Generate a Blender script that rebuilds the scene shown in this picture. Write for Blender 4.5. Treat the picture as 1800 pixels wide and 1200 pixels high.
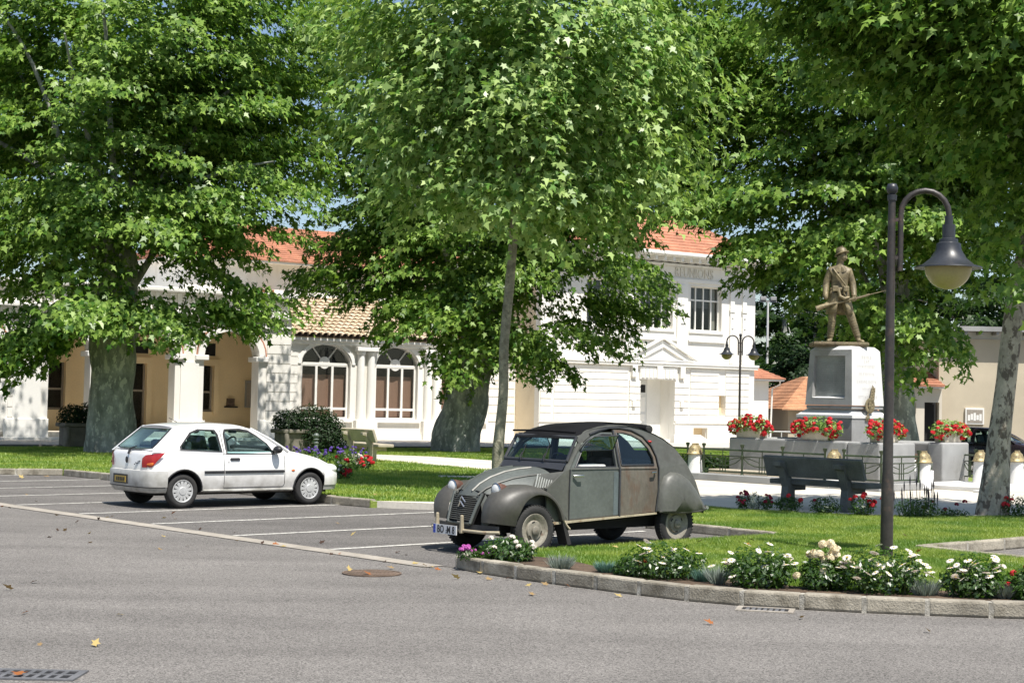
import bpy, bmesh, math, random
import numpy as np
from mathutils import Vector, Matrix
from mathutils.geometry import tessellate_polygon
random.seed(7); RNG = np.random.default_rng(7)
S = bpy.context.scene; COL = S.collection
for _o in list(bpy.data.objects): bpy.data.objects.remove(_o)
R = math.radians; PI = math.pi

# ------------------------------------------------------------ camera
FPX, PITCH, ROLL, CAMH = 2758.143, 0.03865, 0.02081, 1.8377      # focal length in pixels of an 1800 x 1200 frame
cd = bpy.data.cameras.new('camera'); cam = bpy.data.objects.new('camera', cd); COL.objects.link(cam)
cd.sensor_width = 36; cd.lens = FPX/1800*36; cd.clip_start = .1; cd.clip_end = 3000
cam.matrix_world = Matrix.Translation((0, 0, CAMH)) @ Matrix.Rotation(PI/2+PITCH, 4, 'X') @ Matrix.Rotation(ROLL, 4, 'Z')
S.camera = cam

# ------------------------------------------------------------ sky, sun, exposure
SUN_EL = R(63); SUN_TO = Vector((.55*math.cos(SUN_EL), -.835*math.cos(SUN_EL), math.sin(SUN_EL))).normalized()
w = bpy.data.worlds.new('World'); S.world = w; w.use_nodes = True
nt = w.node_tree; bg = nt.nodes['Background']
sky = nt.nodes.new('ShaderNodeTexSky'); sky.sky_type = 'NISHITA'; sky.sun_disc = False
sky.sun_elevation = SUN_EL; sky.sun_rotation = math.atan2(SUN_TO.x, SUN_TO.y)
sky.air_density = 1.0; sky.dust_density = 1.0; sky.ozone_density = 1.2; sky.altitude = 100
nt.links.new(sky.outputs[0], bg.inputs[0]); bg.inputs[1].default_value = .095
ld = bpy.data.lights.new('sun', 'SUN'); ld.energy = 4.9; ld.angle = R(.53); ld.color = (1, .955, .88)
sun = bpy.data.objects.new('sun', ld); COL.objects.link(sun)
sun.rotation_euler = SUN_TO.to_track_quat('Z', 'Y').to_euler(); sun.location = (20, -30, 50)
S.view_settings.view_transform = 'Standard'; S.view_settings.look = 'None'
S.view_settings.exposure = .57; S.view_settings.gamma = 1; S.view_settings.use_curve_mapping = False
S.cycles.max_bounces = 10; S.cycles.diffuse_bounces = 5; S.cycles.glossy_bounces = 3; S.cycles.transmission_bounces = 8
S.cycles.transparent_max_bounces = 16; S.cycles.caustics_reflective = False; S.cycles.caustics_refractive = False

# ------------------------------------------------------------ frames of the place
C0 = Vector((0, 0, CAMH))
def ray(px, py):
    xi, yi = px-900, 600-py; c, s = math.cos(ROLL), math.sin(ROLL); X, Y = xi*c-yi*s, xi*s+yi*c
    cp, sp = math.cos(PITCH), math.sin(PITCH); d = Vector((X, FPX*cp-Y*sp, FPX*sp+Y*cp)); return d/d.y
def U(px, py, z=0.):                      # ground point seen at a pixel
    d = ray(px, py); t = (z-CAMH)/d.z; return Vector((d.x*t, d.y*t, z))
TB = .7379; GD = Vector((math.cos(TB), math.sin(TB), 0)); GN = Vector((GD.y, -GD.x, 0)); GO = Vector((-7.98, 25.573, 0))
def BF(g, n, z=0.): return GO + GD*g + GN*n + Vector((0, 0, z))      # parking / monument frame
def gn_of(P): v = P-GO; return (v.dot(GD), v.dot(GN))
TF = .613; FD = Vector((math.cos(TF), math.sin(TF), 0)); ND = Vector((FD.y, -FD.x, 0))    # town hall frame

# ------------------------------------------------------------ object helpers
def meta(o, label=None, cat=None, group=None, kind=None):
    for k, v in (('label', label), ('category', cat), ('group', group), ('kind', kind)):
        if v: o[k] = v
    return o
def empty(name, loc=(0, 0, 0), rz=0, label=None, cat=None, group=None):
    o = bpy.data.objects.new(name, None); COL.objects.link(o); o.location = loc; o.rotation_euler = (0, 0, rz)
    o.empty_display_size = .1
    return meta(o, label, cat, group)
def link(name, me, m=None, parent=None, loc=None):
    o = bpy.data.objects.new(name, me); COL.objects.link(o)
    if m is not None and not me.materials:
        for mm in (m if isinstance(m, (list, tuple)) else [m]): me.materials.append(mm)
    if parent is not None: o.parent = parent
    if loc is not None: o.location = loc
    return o
def copy_tree(o, parent=None):
    c = o.copy(); COL.objects.link(c)
    if parent is not None: c.parent = parent
    for ch in [x for x in bpy.data.objects if x.parent == o]: copy_tree(ch, c)
    return c
class MB:
    def __init__(s): s.v = []; s.f = []; s.mi = []; s.cur = 0
    def add(s, vs, fs):
        b = len(s.v); s.v += [tuple(p) for p in vs]
        for f in fs: s.f.append(tuple(b+i for i in f)); s.mi.append(s.cur)
        return s
    def box(s, x0, x1, y0, y1, z0, z1, M=None, taper=0):
        t = taper
        vs = [(x0, y0, z0), (x1, y0, z0), (x1, y1, z0), (x0, y1, z0), (x0+t, y0+t, z1), (x1-t, y0+t, z1), (x1-t, y1-t, z1), (x0+t, y1-t, z1)]
        if M is not None: vs = [M @ Vector(p) for p in vs]
        return s.add(vs, [(3, 2, 1, 0), (4, 5, 6, 7), (0, 1, 5, 4), (1, 2, 6, 5), (2, 3, 7, 6), (3, 0, 4, 7)])
    def prism(s, poly, z0, z1):          # counter-clockwise xy polygon
        n = len(poly); vs = [(p[0], p[1], z0) for p in poly]+[(p[0], p[1], z1) for p in poly]
        return s.add(vs, [tuple(range(n-1, -1, -1)), tuple(range(n, 2*n))]+[(i, (i+1) % n, n+(i+1) % n, n+i) for i in range(n)])
    def tube(s, path, r, n=8, caps=True):
        P = [Vector(p) for p in path]; rr = r if isinstance(r, (list, tuple)) else [r]*len(P)
        T = [(P[min(i+1, len(P)-1)]-P[max(i-1, 0)]).normalized() for i in range(len(P))]
        a = T[0].orthogonal().normalized(); vs = []; fs = []
        for i, p in enumerate(P):
            a = (a-T[i]*a.dot(T[i])).normalized(); b = T[i].cross(a)
            for k in range(n):
                q = 2*PI*k/n; vs.append(p+(a*math.cos(q)+b*math.sin(q))*rr[i])
        for i in range(len(P)-1):
            for k in range(n):
                k2 = (k+1) % n; fs.append((i*n+k, i*n+k2, (i+1)*n+k2, (i+1)*n+k))
        if caps: fs += [tuple(range(n-1, -1, -1)), tuple((len(P)-1)*n+k for k in range(n))]
        return s.add(vs, fs)
    def lathe(s, prof, n=24, M=None, cap0=True, cap1=True):      # prof: (r, z)
        vs = []; fs = []
        for r, z in prof:
            for k in range(n):
                q = 2*PI*k/n; p = Vector((r*math.cos(q), r*math.sin(q), z)); vs.append(M @ p if M is not None else p)
        for i in range(len(prof)-1):
            for k in range(n):
                k2 = (k+1) % n; fs.append((i*n+k, i*n+k2, (i+1)*n+k2, (i+1)*n+k))
        if cap0: fs.append(tuple(range(n-1, -1, -1)))
        if cap1: fs.append(tuple((len(prof)-1)*n+k for k in range(n)))
        return s.add(vs, fs)
    def grid(s, rows):                   # rows of points
        m = len(rows[0]); vs = [p for r in rows for p in r]
        return s.add(vs, [(i*m+j, i*m+j+1, (i+1)*m+j+1, (i+1)*m+j) for i in range(len(rows)-1) for j in range(m-1)])
    def ball(s, c, rx, ry=None, rz=None, n=12, m=8, M=None):
        ry = ry or rx; rz = rz or rx; c = Vector(c); pr = []
        for i in range(m+1):
            a = -PI/2+PI*i/m; pr.append((max(math.cos(a), 1e-4), math.sin(a)))
        T = Matrix.Translation(c) @ Matrix.Diagonal((rx, ry, rz, 1))
        return s.lathe(pr, n, (M @ T) if M is not None else T)
    def panel(s, outer, holes, fn, thick):       # polygon with holes in (a, b); fn(a, b, depth) -> 3-D
        loops = [outer]+list(holes); tri = tessellate_polygon([[Vector((p[0], p[1], 0)) for p in l] for l in loops])
        flat = [p for l in loops for p in l]; n = len(flat)
        vs = [fn(p[0], p[1], 0) for p in flat]+[fn(p[0], p[1], thick) for p in flat]; fs = []
        for t in tri: fs += [tuple(t), tuple(n+i for i in reversed(t))]
        b = 0
        for l in loops:
            k = len(l)
            for i in range(k): j = (i+1) % k; fs.append((b+i, b+j, n+b+j, n+b+i))
            b += k
        return s.add(vs, fs)
    def mesh(s, name, smooth=False, ang=None, fixn=True, merge=False):
        me = bpy.data.meshes.new(name); me.from_pydata([tuple(v) for v in s.v], [], s.f)
        if any(s.mi): me.polygons.foreach_set('material_index', s.mi)
        if fixn or merge:
            bm = bmesh.new(); bm.from_mesh(me)
            if merge: bmesh.ops.remove_doubles(bm, verts=bm.verts, dist=1e-4)
            bmesh.ops.recalc_face_normals(bm, faces=bm.faces); bm.to_mesh(me); bm.free()
        if smooth or ang is not None:
            me.polygons.foreach_set('use_smooth', [True]*len(me.polygons))
            if ang is not None: me.set_sharp_from_angle(angle=R(ang))
        me.update(); return me
    def obj(s, name, m, parent=None, ang=None, bevel=0, loc=None, merge=False, seg=2):
        o = link(name, s.mesh(name, ang=ang, merge=merge), m, parent, loc)
        if bevel:
            b = o.modifiers.new('bevel', 'BEVEL'); b.width = bevel; b.segments = seg; b.limit_method = 'ANGLE'; b.angle_limit = R(35)
        return o
def box_obj(name, m, parent, x0, x1, y0, y1, z0, z1, bevel=0): return MB().box(x0, x1, y0, y1, z0, z1).obj(name, m, parent, bevel=bevel)
def np_mesh(name, V, F, mat_idx=None):   # V (n,3), F (m,k): quick mesh of k-gons
    me = bpy.data.meshes.new(name); V = np.asarray(V, np.float32); F = np.asarray(F, np.int32); k = F.shape[1]
    me.vertices.add(len(V)); me.vertices.foreach_set('co', V.ravel())
    me.loops.add(F.size); me.loops.foreach_set('vertex_index', F.ravel())
    me.polygons.add(len(F)); me.polygons.foreach_set('loop_start', np.arange(0, F.size, k, dtype=np.int32))
    if mat_idx is not None: me.polygons.foreach_set('material_index', np.asarray(mat_idx, np.int32))
    me.update(calc_edges=True); return me

# ------------------------------------------------------------ materials
def nd(t, ty, **kw):
    n = t.nodes.new(ty)
    for k, v in kw.items(): setattr(n, k, v)
    return n
def M(name, col, rough=.6, var=.18, scale=3., fine=40., bump=0., bscale=60., metal=0., spec=.5, col2=None, coat=0., col3=None, thr=(.55, .68), s3=6., stretch=None):
    m = bpy.data.materials.new(name); m.use_nodes = True; t = m.node_tree; b = t.nodes['Principled BSDF']; L = t.links.new
    tc = nd(t, 'ShaderNodeTexCoord'); src = tc.outputs['Object']
    if stretch:
        mp = nd(t, 'ShaderNodeMapping'); mp.inputs['Scale'].default_value = stretch; L(src, mp.inputs[0]); src = mp.outputs[0]
    n1 = nd(t, 'ShaderNodeTexNoise'); n1.inputs['Scale'].default_value = scale; n1.inputs['Detail'].default_value = 5; L(src, n1.inputs['Vector'])
    n2 = nd(t, 'ShaderNodeTexNoise'); n2.inputs['Scale'].default_value = fine; n2.inputs['Detail'].default_value = 3; L(src, n2.inputs['Vector'])
    c2 = col2 or tuple(c*(1-1.6*var) for c in col); ca = tuple(min(1, c*(1+var)) for c in col)
    rp = nd(t, 'ShaderNodeValToRGB'); e = rp.color_ramp.elements; e[0].position = .3; e[0].color = (*c2, 1); e[1].position = .68; e[1].color = (*ca, 1)
    L(n1.outputs[0], rp.inputs[0])
    mx = nd(t, 'ShaderNodeMix', data_type='RGBA', blend_type='MULTIPLY'); mx.inputs[0].default_value = 1
    r2 = nd(t, 'ShaderNodeMapRange'); r2.inputs[1].default_value = .3; r2.inputs[2].default_value = .7; r2.inputs[3].default_value = 1-var; r2.inputs[4].default_value = 1+var*.5
    L(n2.outputs[0], r2.inputs[0]); L(rp.outputs[0], mx.inputs[6]); L(r2.outputs[0], mx.inputs[7]); out = mx.outputs[2]
    if col3:
        n3 = nd(t, 'ShaderNodeTexNoise'); n3.inputs['Scale'].default_value = s3; n3.inputs['Detail'].default_value = 8; n3.inputs['Roughness'].default_value = .65; L(src, n3.inputs['Vector'])
        r3 = nd(t, 'ShaderNodeMapRange'); r3.inputs[1].default_value = thr[0]; r3.inputs[2].default_value = thr[1]; L(n3.outputs[0], r3.inputs[0])
        m3 = nd(t, 'ShaderNodeMix', data_type='RGBA'); L(r3.outputs[0], m3.inputs[0]); L(out, m3.inputs[6]); m3.inputs[7].default_value = (*col3, 1); out = m3.outputs[2]
    L(out, b.inputs['Base Color']); b.inputs['Roughness'].default_value = rough; b.inputs['Metallic'].default_value = metal
    b.inputs['Specular IOR Level'].default_value = spec; b.inputs['Coat Weight'].default_value = coat
    if bump:
        nb = nd(t, 'ShaderNodeTexNoise'); nb.inputs['Scale'].default_value = bscale; nb.inputs['Detail'].default_value = 6; L(src, nb.inputs['Vector'])
        bp = nd(t, 'ShaderNodeBump'); bp.inputs['Strength'].default_value = bump; bp.inputs['Distance'].default_value = .02
        L(nb.outputs[0], bp.inputs['Height']); L(bp.outputs[0], b.inputs['Normal'])
    return m
def leafmat(name, c0, c1, tr, gloss=.12, trans=.45, rough=.38, patch=None):
    m = bpy.data.materials.new(name); m.use_nodes = True; t = m.node_tree; L = t.links.new
    for n in list(t.nodes): t.nodes.remove(n)
    o = nd(t, 'ShaderNodeOutputMaterial'); ge = nd(t, 'ShaderNodeNewGeometry')
    rp = nd(t, 'ShaderNodeValToRGB'); e = rp.color_ramp.elements; e[0].color = (*c0, 1); e[1].color = (*c1, 1); L(ge.outputs['Random Per Island'], rp.inputs[0]); base = rp.outputs[0]
    if patch:                           # drier and lusher areas of a lawn
        no = nd(t, 'ShaderNodeTexNoise'); no.inputs['Scale'].default_value = patch; no.inputs['Detail'].default_value = 6; L(ge.outputs['Position'], no.inputs['Vector']); mr = nd(t, 'ShaderNodeMapRange'); mr.inputs[1].default_value = .42; mr.inputs[2].default_value = .60; L(no.outputs[0], mr.inputs[0])
        pm = nd(t, 'ShaderNodeMix', data_type='RGBA', blend_type='MULTIPLY'); L(mr.outputs[0], pm.inputs[0]); L(base, pm.inputs[6]); pm.inputs[7].default_value = (.50, .68, .50, 1); base = pm.outputs[2]
    mu = nd(t, 'ShaderNodeMix', data_type='RGBA', blend_type='MULTIPLY'); mu.inputs[0].default_value = 1; L(base, mu.inputs[6]); mu.inputs[7].default_value = (*tr, 1)
    d = nd(t, 'ShaderNodeBsdfDiffuse'); L(base, d.inputs[0]); tl = nd(t, 'ShaderNodeBsdfTranslucent'); L(mu.outputs[2], tl.inputs[0])
    a = nd(t, 'ShaderNodeMixShader'); a.inputs[0].default_value = trans; L(d.outputs[0], a.inputs[1]); L(tl.outputs[0], a.inputs[2])
    g = nd(t, 'ShaderNodeBsdfGlossy'); g.inputs['Roughness'].default_value = rough; g.inputs[0].default_value = (1, 1, 1, 1)
    b = nd(t, 'ShaderNodeMixShader'); b.inputs[0].default_value = gloss*.5; L(a.outputs[0], b.inputs[1]); L(g.outputs[0], b.inputs[2]); L(b.outputs[0], o.inputs[0])
    return m
def glassmat(name, tint=(.75, .85, .85), refl=.12):
    m = bpy.data.materials.new(name); m.use_nodes = True; t = m.node_tree; L = t.links.new
    for n in list(t.nodes): t.nodes.remove(n)
    o = nd(t, 'ShaderNodeOutputMaterial'); tr = nd(t, 'ShaderNodeBsdfTransparent'); tr.inputs[0].default_value = (*tint, 1)
    g = nd(t, 'ShaderNodeBsdfGlossy'); g.inputs['Roughness'].default_value = .03; fr = nd(t, 'ShaderNodeLayerWeight'); fr.inputs[0].default_value = .5; pw = nd(t, 'ShaderNodeMath', operation='POWER'); pw.inputs[1].default_value = 4.; L(fr.outputs['Facing'], pw.inputs[0]); ma = nd(t, 'ShaderNodeMath', operation='MULTIPLY_ADD'); ma.inputs[1].default_value = .6; ma.inputs[2].default_value = refl; L(pw.outputs[0], ma.inputs[0])
    x = nd(t, 'ShaderNodeMixShader'); L(ma.outputs[0], x.inputs[0]); L(tr.outputs[0], x.inputs[1]); L(g.outputs[0], x.inputs[2]); L(x.outputs[0], o.inputs[0])
    return m
def asphalt(name, c, speck=.6):
    m = M(name, c, rough=.9, var=.07, scale=.35, fine=1.3, bump=.35, bscale=140., spec=.25)
    t = m.node_tree; L = t.links.new; b = t.nodes['Principled BSDF']; old = b.inputs['Base Color'].links[0].from_socket
    tc = [n for n in t.nodes if n.type == 'TEX_COORD'][0]; vo = nd(t, 'ShaderNodeTexVoronoi'); vo.inputs['Scale'].default_value = 105.; L(tc.outputs['Object'], vo.inputs['Vector'])
    sp = nd(t, 'ShaderNodeSeparateColor'); L(vo.outputs['Color'], sp.inputs[0])
    mr = nd(t, 'ShaderNodeMapRange'); mr.inputs[3].default_value = 1-speck; mr.inputs[4].default_value = 1+speck; L(sp.outputs[0], mr.inputs[0])
    # long worn streaks and oil stains along the driving direction
    mp = nd(t, 'ShaderNodeMapping'); mp.inputs['Rotation'].default_value = (0, 0, -.45); mp.inputs['Scale'].default_value = (.16, .9, 1); L(tc.outputs['Object'], mp.inputs[0])
    ns = nd(t, 'ShaderNodeTexNoise'); ns.inputs['Scale'].default_value = 1.2; ns.inputs['Detail'].default_value = 7; L(mp.outputs[0], ns.inputs['Vector'])
    ms = nd(t, 'ShaderNodeMapRange'); ms.inputs[1].default_value = .35; ms.inputs[2].default_value = .65; ms.inputs[3].default_value = .86; ms.inputs[4].default_value = 1.1; L(ns.outputs[0], ms.inputs[0])
    k = nd(t, 'ShaderNodeMath', operation='MULTIPLY'); L(mr.outputs[0], k.inputs[0]); L(ms.outputs[0], k.inputs[1])
    x = nd(t, 'ShaderNodeMix', data_type='RGBA', blend_type='MULTIPLY'); x.inputs[0].default_value = 1; L(old, x.inputs[6]); L(k.outputs[0], x.inputs[7]); L(x.outputs[2], b.inputs['Base Color'])
    return m
mASPH = asphalt('road asphalt', (.178, .166, .153)); mPARK = asphalt('parking asphalt', (.138, .129, .120))
mCONC = M('kerb concrete', (.35, .315, .25), .9, .18, 2.5, 30, .5, 60, col3=(.15, .13, .095), thr=(.48, .68), s3=4)
mMORT = M('pale mortar', (.40, .375, .32), .9, .3, 9, 40, .4, 80, col3=(.22, .2, .16), thr=(.5, .6), s3=14)
mGUT = M('gutter concrete', (.36, .325, .275), .9, .16, 3, 40, .4, 90, col3=(.27, .23, .18), thr=(.5, .75))
mPATH = M('path concrete', (.60, .555, .475), .9, .08, .7, 20, .3, 70)
mLINE = M('worn white paint', (.66, .64, .58), .8, .14, 5, 60, col3=(.27, .26, .245), thr=(.50, .62), s3=16)
mEARTH = M('bed earth', (.10, .066, .042), .95, .3, 5, 40, .8, 40)
mLAWN = M('lawn ground', (.195, .25, .045), .95, .18, .8, 25, .6, 60, col2=(.15, .20, .036))
mWHITE = M('white render', (.80, .775, .72), .85, .04, .5, 30, .12, 50, col3=(.66, .62, .54), thr=(.56, .8), s3=1.3, stretch=(1.6, 1.6, .35))
mWHITE2 = M('white stone trim', (.80, .785, .74), .8, .04, .8, 30, .1, 60)
mCREAM = M('cream render', (.86, .68, .43), .9, .06, .6, 20, .15, 60)
mLETTERING = M('off white lettering render', (.70, .67, .60), .9, .05, 2, 20)  # slightly darker off white, used for the raised lettering
mREDTILE = M('red roof tiles', (.44, .19, .11), .85, .2, 1.5, 12, .3, 30)
mTAN = [M('tan roof tile %s' % k, c, .85, .16, 2.5, 20, .3, 60) for k, c in (('pale', (.60, .48, .33)), ('sandy', (.54, .42, .28)), ('warm', (.64, .52, .38)))]
mBLIND = M('brown window blind', (.33, .18, .125), .8, .05, 4, 20, stretch=(14, 14, .3))
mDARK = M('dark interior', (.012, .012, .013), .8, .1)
mGLASS = glassmat('window glass', (.9, .93, .93), .03); mCGLASS = glassmat('car glass', (.80, .90, .90), .05); mFLAP = glassmat('flap glass', (.66, .78, .83), .16)
mFRAMEW = M('white painted frame', (.80, .78, .73), .5, .03)
mIRON = M('dark brown iron', (.045, .038, .034), .45, .25, 3, 30, .1, 60, spec=.5, col3=(.13, .075, .05), thr=(.55, .8))
mLAMPHEAD = M('grey lamp enamel', (.034, .037, .043), .4, .2, 3, 30)
mOPAL = M('yellowed lamp glass', (.40, .335, .155), .3, .08, 3)
mGREEN = M('green iron paint', (.035, .055, .022), .45, .25, 6, 40)
mSTONE = M('grey granite', (.335, .335, .33), .85, .13, 1.2, 80, .3, 120, col2=(.25, .25, .245), col3=(.20, .195, .18), thr=(.55, .8), s3=2.2)
mSTONEW = M('pale stone', (.66, .655, .64), .85, .07, 1.0, 60, .2, 90)
mBRONZE = M('gilded bronze', (.25, .205, .115), .5, .3, 7, 40, .2, 40, metal=.15, col2=(.12, .095, .055), col3=(.10, .085, .055), thr=(.5, .68), s3=9)
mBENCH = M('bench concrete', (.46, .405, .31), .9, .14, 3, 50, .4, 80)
mBENCHD = M('shade darkened bench concrete', (.125, .13, .118), .9, .2, 3, 50, .4, 80)  # bench concrete with the tree shade put into its colour
mBARK = M('plane bark', (.30, .31, .28), .9, .2, 2.2, 12, 1.0, 10, col2=(.15, .16, .14), col3=(.45, .45, .39), thr=(.545, .575), s3=4.2, stretch=(1.6, 1.6, .8))
mBARK2 = M('pale plane bark', (.50, .44, .35), .9, .16, 3, 18, .8, 16, col2=(.31, .28, .22), col3=(.14, .115, .09), thr=(.51, .57), s3=5.5, stretch=(1.5, 1.5, .9))
mBARK3 = M('grey young bark', (.27, .255, .19), .9, .2, 5, 30, .8, 30, col3=(.15, .14, .10), thr=(.52, .6), s3=7)
LEAF_A = leafmat('plane leaf', (.045, .120, .016), (.265, .385, .080), (1.2, 1.4, .6), gloss=.04, trans=.29)
LEAF_B = leafmat('young plane leaf', (.085, .20, .030), (.42, .54, .19), (1.2, 1.3, .65), gloss=.05, trans=.31)
LEAF_C = leafmat('far leaf', (.025, .055, .016), (.06, .11, .03), (1.2, 1.5, .7), gloss=.05)
LEAF_D = leafmat('shrub leaf', (.035, .085, .014), (.075, .15, .022), (1.2, 1.5, .7), gloss=.1)
LEAF_S = leafmat('silver leaf', (.22, .26, .22), (.36, .40, .35), (.9, 1, .8), gloss=.05, trans=.2)
LEAF_T = leafmat('blue grey leaf', (.10, .20, .16), (.17, .28, .23), (.9, 1.1, .9), gloss=.05, trans=.25)
LEAF_K = leafmat('dark evergreen leaf', (.010, .026, .010), (.026, .052, .016), (1.2, 1.5, .7), gloss=.03, trans=.2, rough=.5)
GRASS = leafmat('grass blade', (.215, .315, .045), (.40, .46, .10), (1.2, 1.25, .8), gloss=.06, trans=.4, rough=.5, patch=.9)
def petal(name, c0, c1): return leafmat(name, c0, c1, (1, .95, .9), gloss=.04, trans=.3, rough=.6)
P_WHITE = petal('white petal', (.80, .72, .62), (.86, .82, .76)); P_CREAM = petal('cream petal', (.80, .70, .45), (.85, .79, .62)); P_RED = petal('red petal', (.55, .018, .03), (.80, .05, .06))
P_MAG = petal('magenta petal', (.50, .07, .42), (.65, .20, .55)); P_PURP = petal('violet petal', (.12, .06, .38), (.22, .13, .52)); P_DRED = petal('crimson petal', (.22, .012, .035), (.40, .02, .06)); P_ORANGE = petal('coral petal', (.75, .10, .05), (.8, .2, .1))
# ------------------------------------------------------------ ground
def flat(name, pts, z, m, kind='structure', thick=0):
    mb = MB()
    P = [(p[0], p[1]) for p in pts]
    A = sum(P[i][0]*P[(i+1) % len(P)][1]-P[(i+1) % len(P)][0]*P[i][1] for i in range(len(P)))
    if A < 0: P = P[::-1]
    if thick: mb.prism(P, z-thick, z)
    else: mb.add([(x, y, z) for x, y in P], [tuple(range(len(P)))])
    me = mb.mesh(name, fixn=False)
    if thick == 0 or len(P) > 4:
        bm = bmesh.new(); bm.from_mesh(me); bmesh.ops.triangulate(bm, faces=[f for f in bm.faces if len(f.verts) > 4]); bm.to_mesh(me); bm.free()
    return meta(link(name, me, m), kind=kind)
flat('ground', [(-900, -60), (900, -60), (900, 1500), (-900, 1500)], 0, mASPH)
flat('parking_surface', [BF(-.03, -16), BF(-.03, 11), BF(6.3, 11), BF(6.3, -16)], .004, mPARK)
flat('gutter_strip', [BF(-.30, -16), BF(-.30, 10.83), BF(-.02, 10.83), BF(-.02, -16)], .008, mGUT)
def stroke(name, a, b, wd, z, m):
    d = (b-a).normalized(); n = Vector((-d.y, d.x, 0))*wd/2; return flat(name, [a-n, b-n, b+n, a+n], z, m)
for k in range(-6, 5):
    n = k*2.165; stroke('parking_line', BF(.0, n), BF(5.0 if k < 2 else 5.6, n), .095, .0085, mLINE)

# curve helpers ------------------------------------------------
def smooth_path(P, step):
    P = [Vector(p) for p in P]; out = []
    for i in range(len(P)-1):
        p0, p1, p2, p3 = P[max(i-1, 0)], P[i], P[i+1], P[min(i+2, len(P)-1)]
        for k in range(24):
            t = k/24; out.append(.5*((2*p1)+(-p0+p2)*t+(2*p0-5*p1+4*p2-p3)*t*t+(-p0+3*p1-3*p2+p3)*t**3))
    out.append(P[-1]); D = [0]
    for i in range(1, len(out)): D.append(D[-1]+(out[i]-out[i-1]).length)
    n = max(1, round(D[-1]/step)); res = []
    for k in range(n+1):
        s = D[-1]*k/n; j = min(max(i for i in range(len(D)) if D[i] <= s+1e-9), len(out)-2)
        res.append(out[j].lerp(out[j+1], (s-D[j])/max(D[j+1]-D[j], 1e-9)))
    return res
def kerb(path, width, h, inward, joint=.012, m=None, rise=(0, 0), mortar=True):
    root = empty('kerb', path[0]); root['kind'] = 'structure'
    N = []
    for i in range(len(path)):
        t = (path[min(i+1, len(path)-1)]-path[max(i-1, 0)]).normalized(); N.append(Vector((-t.y, t.x, 0))*inward)
    inv = Matrix.Translation(-path[0])
    for i in range(len(path)-1):
        a, b = path[i], path[i+1]; d = (b-a).normalized(); a2 = a+d*joint; b2 = b-d*joint; hh = h+random.uniform(-.006, .006)
        mb = MB(); poly = [a2, b2, b2+N[i+1]*width, a2+N[i]*width]
        if inward < 0: poly = poly[::-1]
        mb.prism([(inv @ p).xy for p in poly], 0, hh); mb.obj('kerb_stone', m or mCONC, root, bevel=.022)
    if mortar:
        mb = MB()
        for i in range(1, len(path)-1):
            t = (path[i+1]-path[i-1]).normalized(); a = path[i]-t*.022+N[i]*.004; b = path[i]+t*.022+N[i]*.004; poly = [a, b, b+N[i]*(width-.01), a+N[i]*(width-.01)]
            if inward < 0: poly = poly[::-1]
            mb.prism([(inv @ p).xy for p in poly], 0, h-.012)
        o = mb.obj('mortar_joint', mMORT, root); o['kind'] = 'stuff'
    return root
NOSE = [(.35, 10.80), (.0, 10.95), (-.14, 11.4), (-.2, 12.22), (-.16, 12.99), (-.02, 14.5), (.43, 15.5), (1.05, 16.35), (1.6, 16.98), (2.7, 17.9), (4.0, 18.7), (5.6, 19.4)]
nose = smooth_path([BF(*p) for p in NOSE], .56); kerb(nose, .15, .15, 1)
LAWN_Z = .115
# nose and bench lawn: kerb curve, right hand bays, plaza edge, end of the bays
bedge = [U(1180, 884, .12), U(1290, 894, .12), U(1420, 903, .12), U(1560, 906, .12), U(1720, 908, .12), U(1840, 905, .12), U(1990, 900, .12)]
nosein = []
for i in range(len(nose)):
    t = (nose[min(i+1, len(nose)-1)]-nose[max(i-1, 0)]).normalized(); nosein.append(nose[i]+Vector((-t.y, t.x, 0))*.13)
lawn1 = nosein+[BF(5.75, 19.4), BF(5.75, 13.2), BF(7.2, 13.1), BF(17, 13.1)]+bedge[::-1]+[BF(6.05, 8.3), BF(6.05, 10.9), BF(.6, 10.86)]
flat('lawn', lawn1, LAWN_Z, mLAWN, thick=.11)
bed = [p for p in nosein[1:-4]]; bedin = []
for i in range(len(bed)):
    t = (bed[min(i+1, len(bed)-1)]-bed[max(i-1, 0)]).normalized(); bedin.append(bed[i]+Vector((-t.y, t.x, 0))*(.75+.16*math.sin(i*1.3)))
flat('flower_bed', bed+bedin[::-1], LAWN_Z+.006, mEARTH)
kerb(smooth_path([BF(6.0, 8.3), BF(6.0, 10.7)], .8), .13, .13, 1)
kerb(smooth_path([BF(5.72, 19.3), BF(5.72, 13.55), BF(5.95, 13.15), BF(6.6, 13.02), BF(17, 13.02)], .9), .14, .15, -1)
for n in (15.3, 17.5): stroke('parking_line', BF(7.0, n), BF(12, n), .1, .006, mLINE)
stroke('parking_line', BF(8.0, 13.55), BF(12, 13.55), .1, .006, mLINE)
# plaza of pale concrete from the bay ends round the monument
plaza = [BF(4.95, 3.0), U(790, 882, .12), U(900, 873, .12), U(1000, 866, .12), U(1120, 858, .12), U(1200, 842, .12), BF(24.5, -3), BF(27, 9), BF(20, 16)]+bedge[::-1]+[BF(6.0, 8.3), BF(5.85, 5.2), BF(5.6, 4.1)]
flat('plaza', plaza, .121, mPATH, thick=.115)
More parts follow.
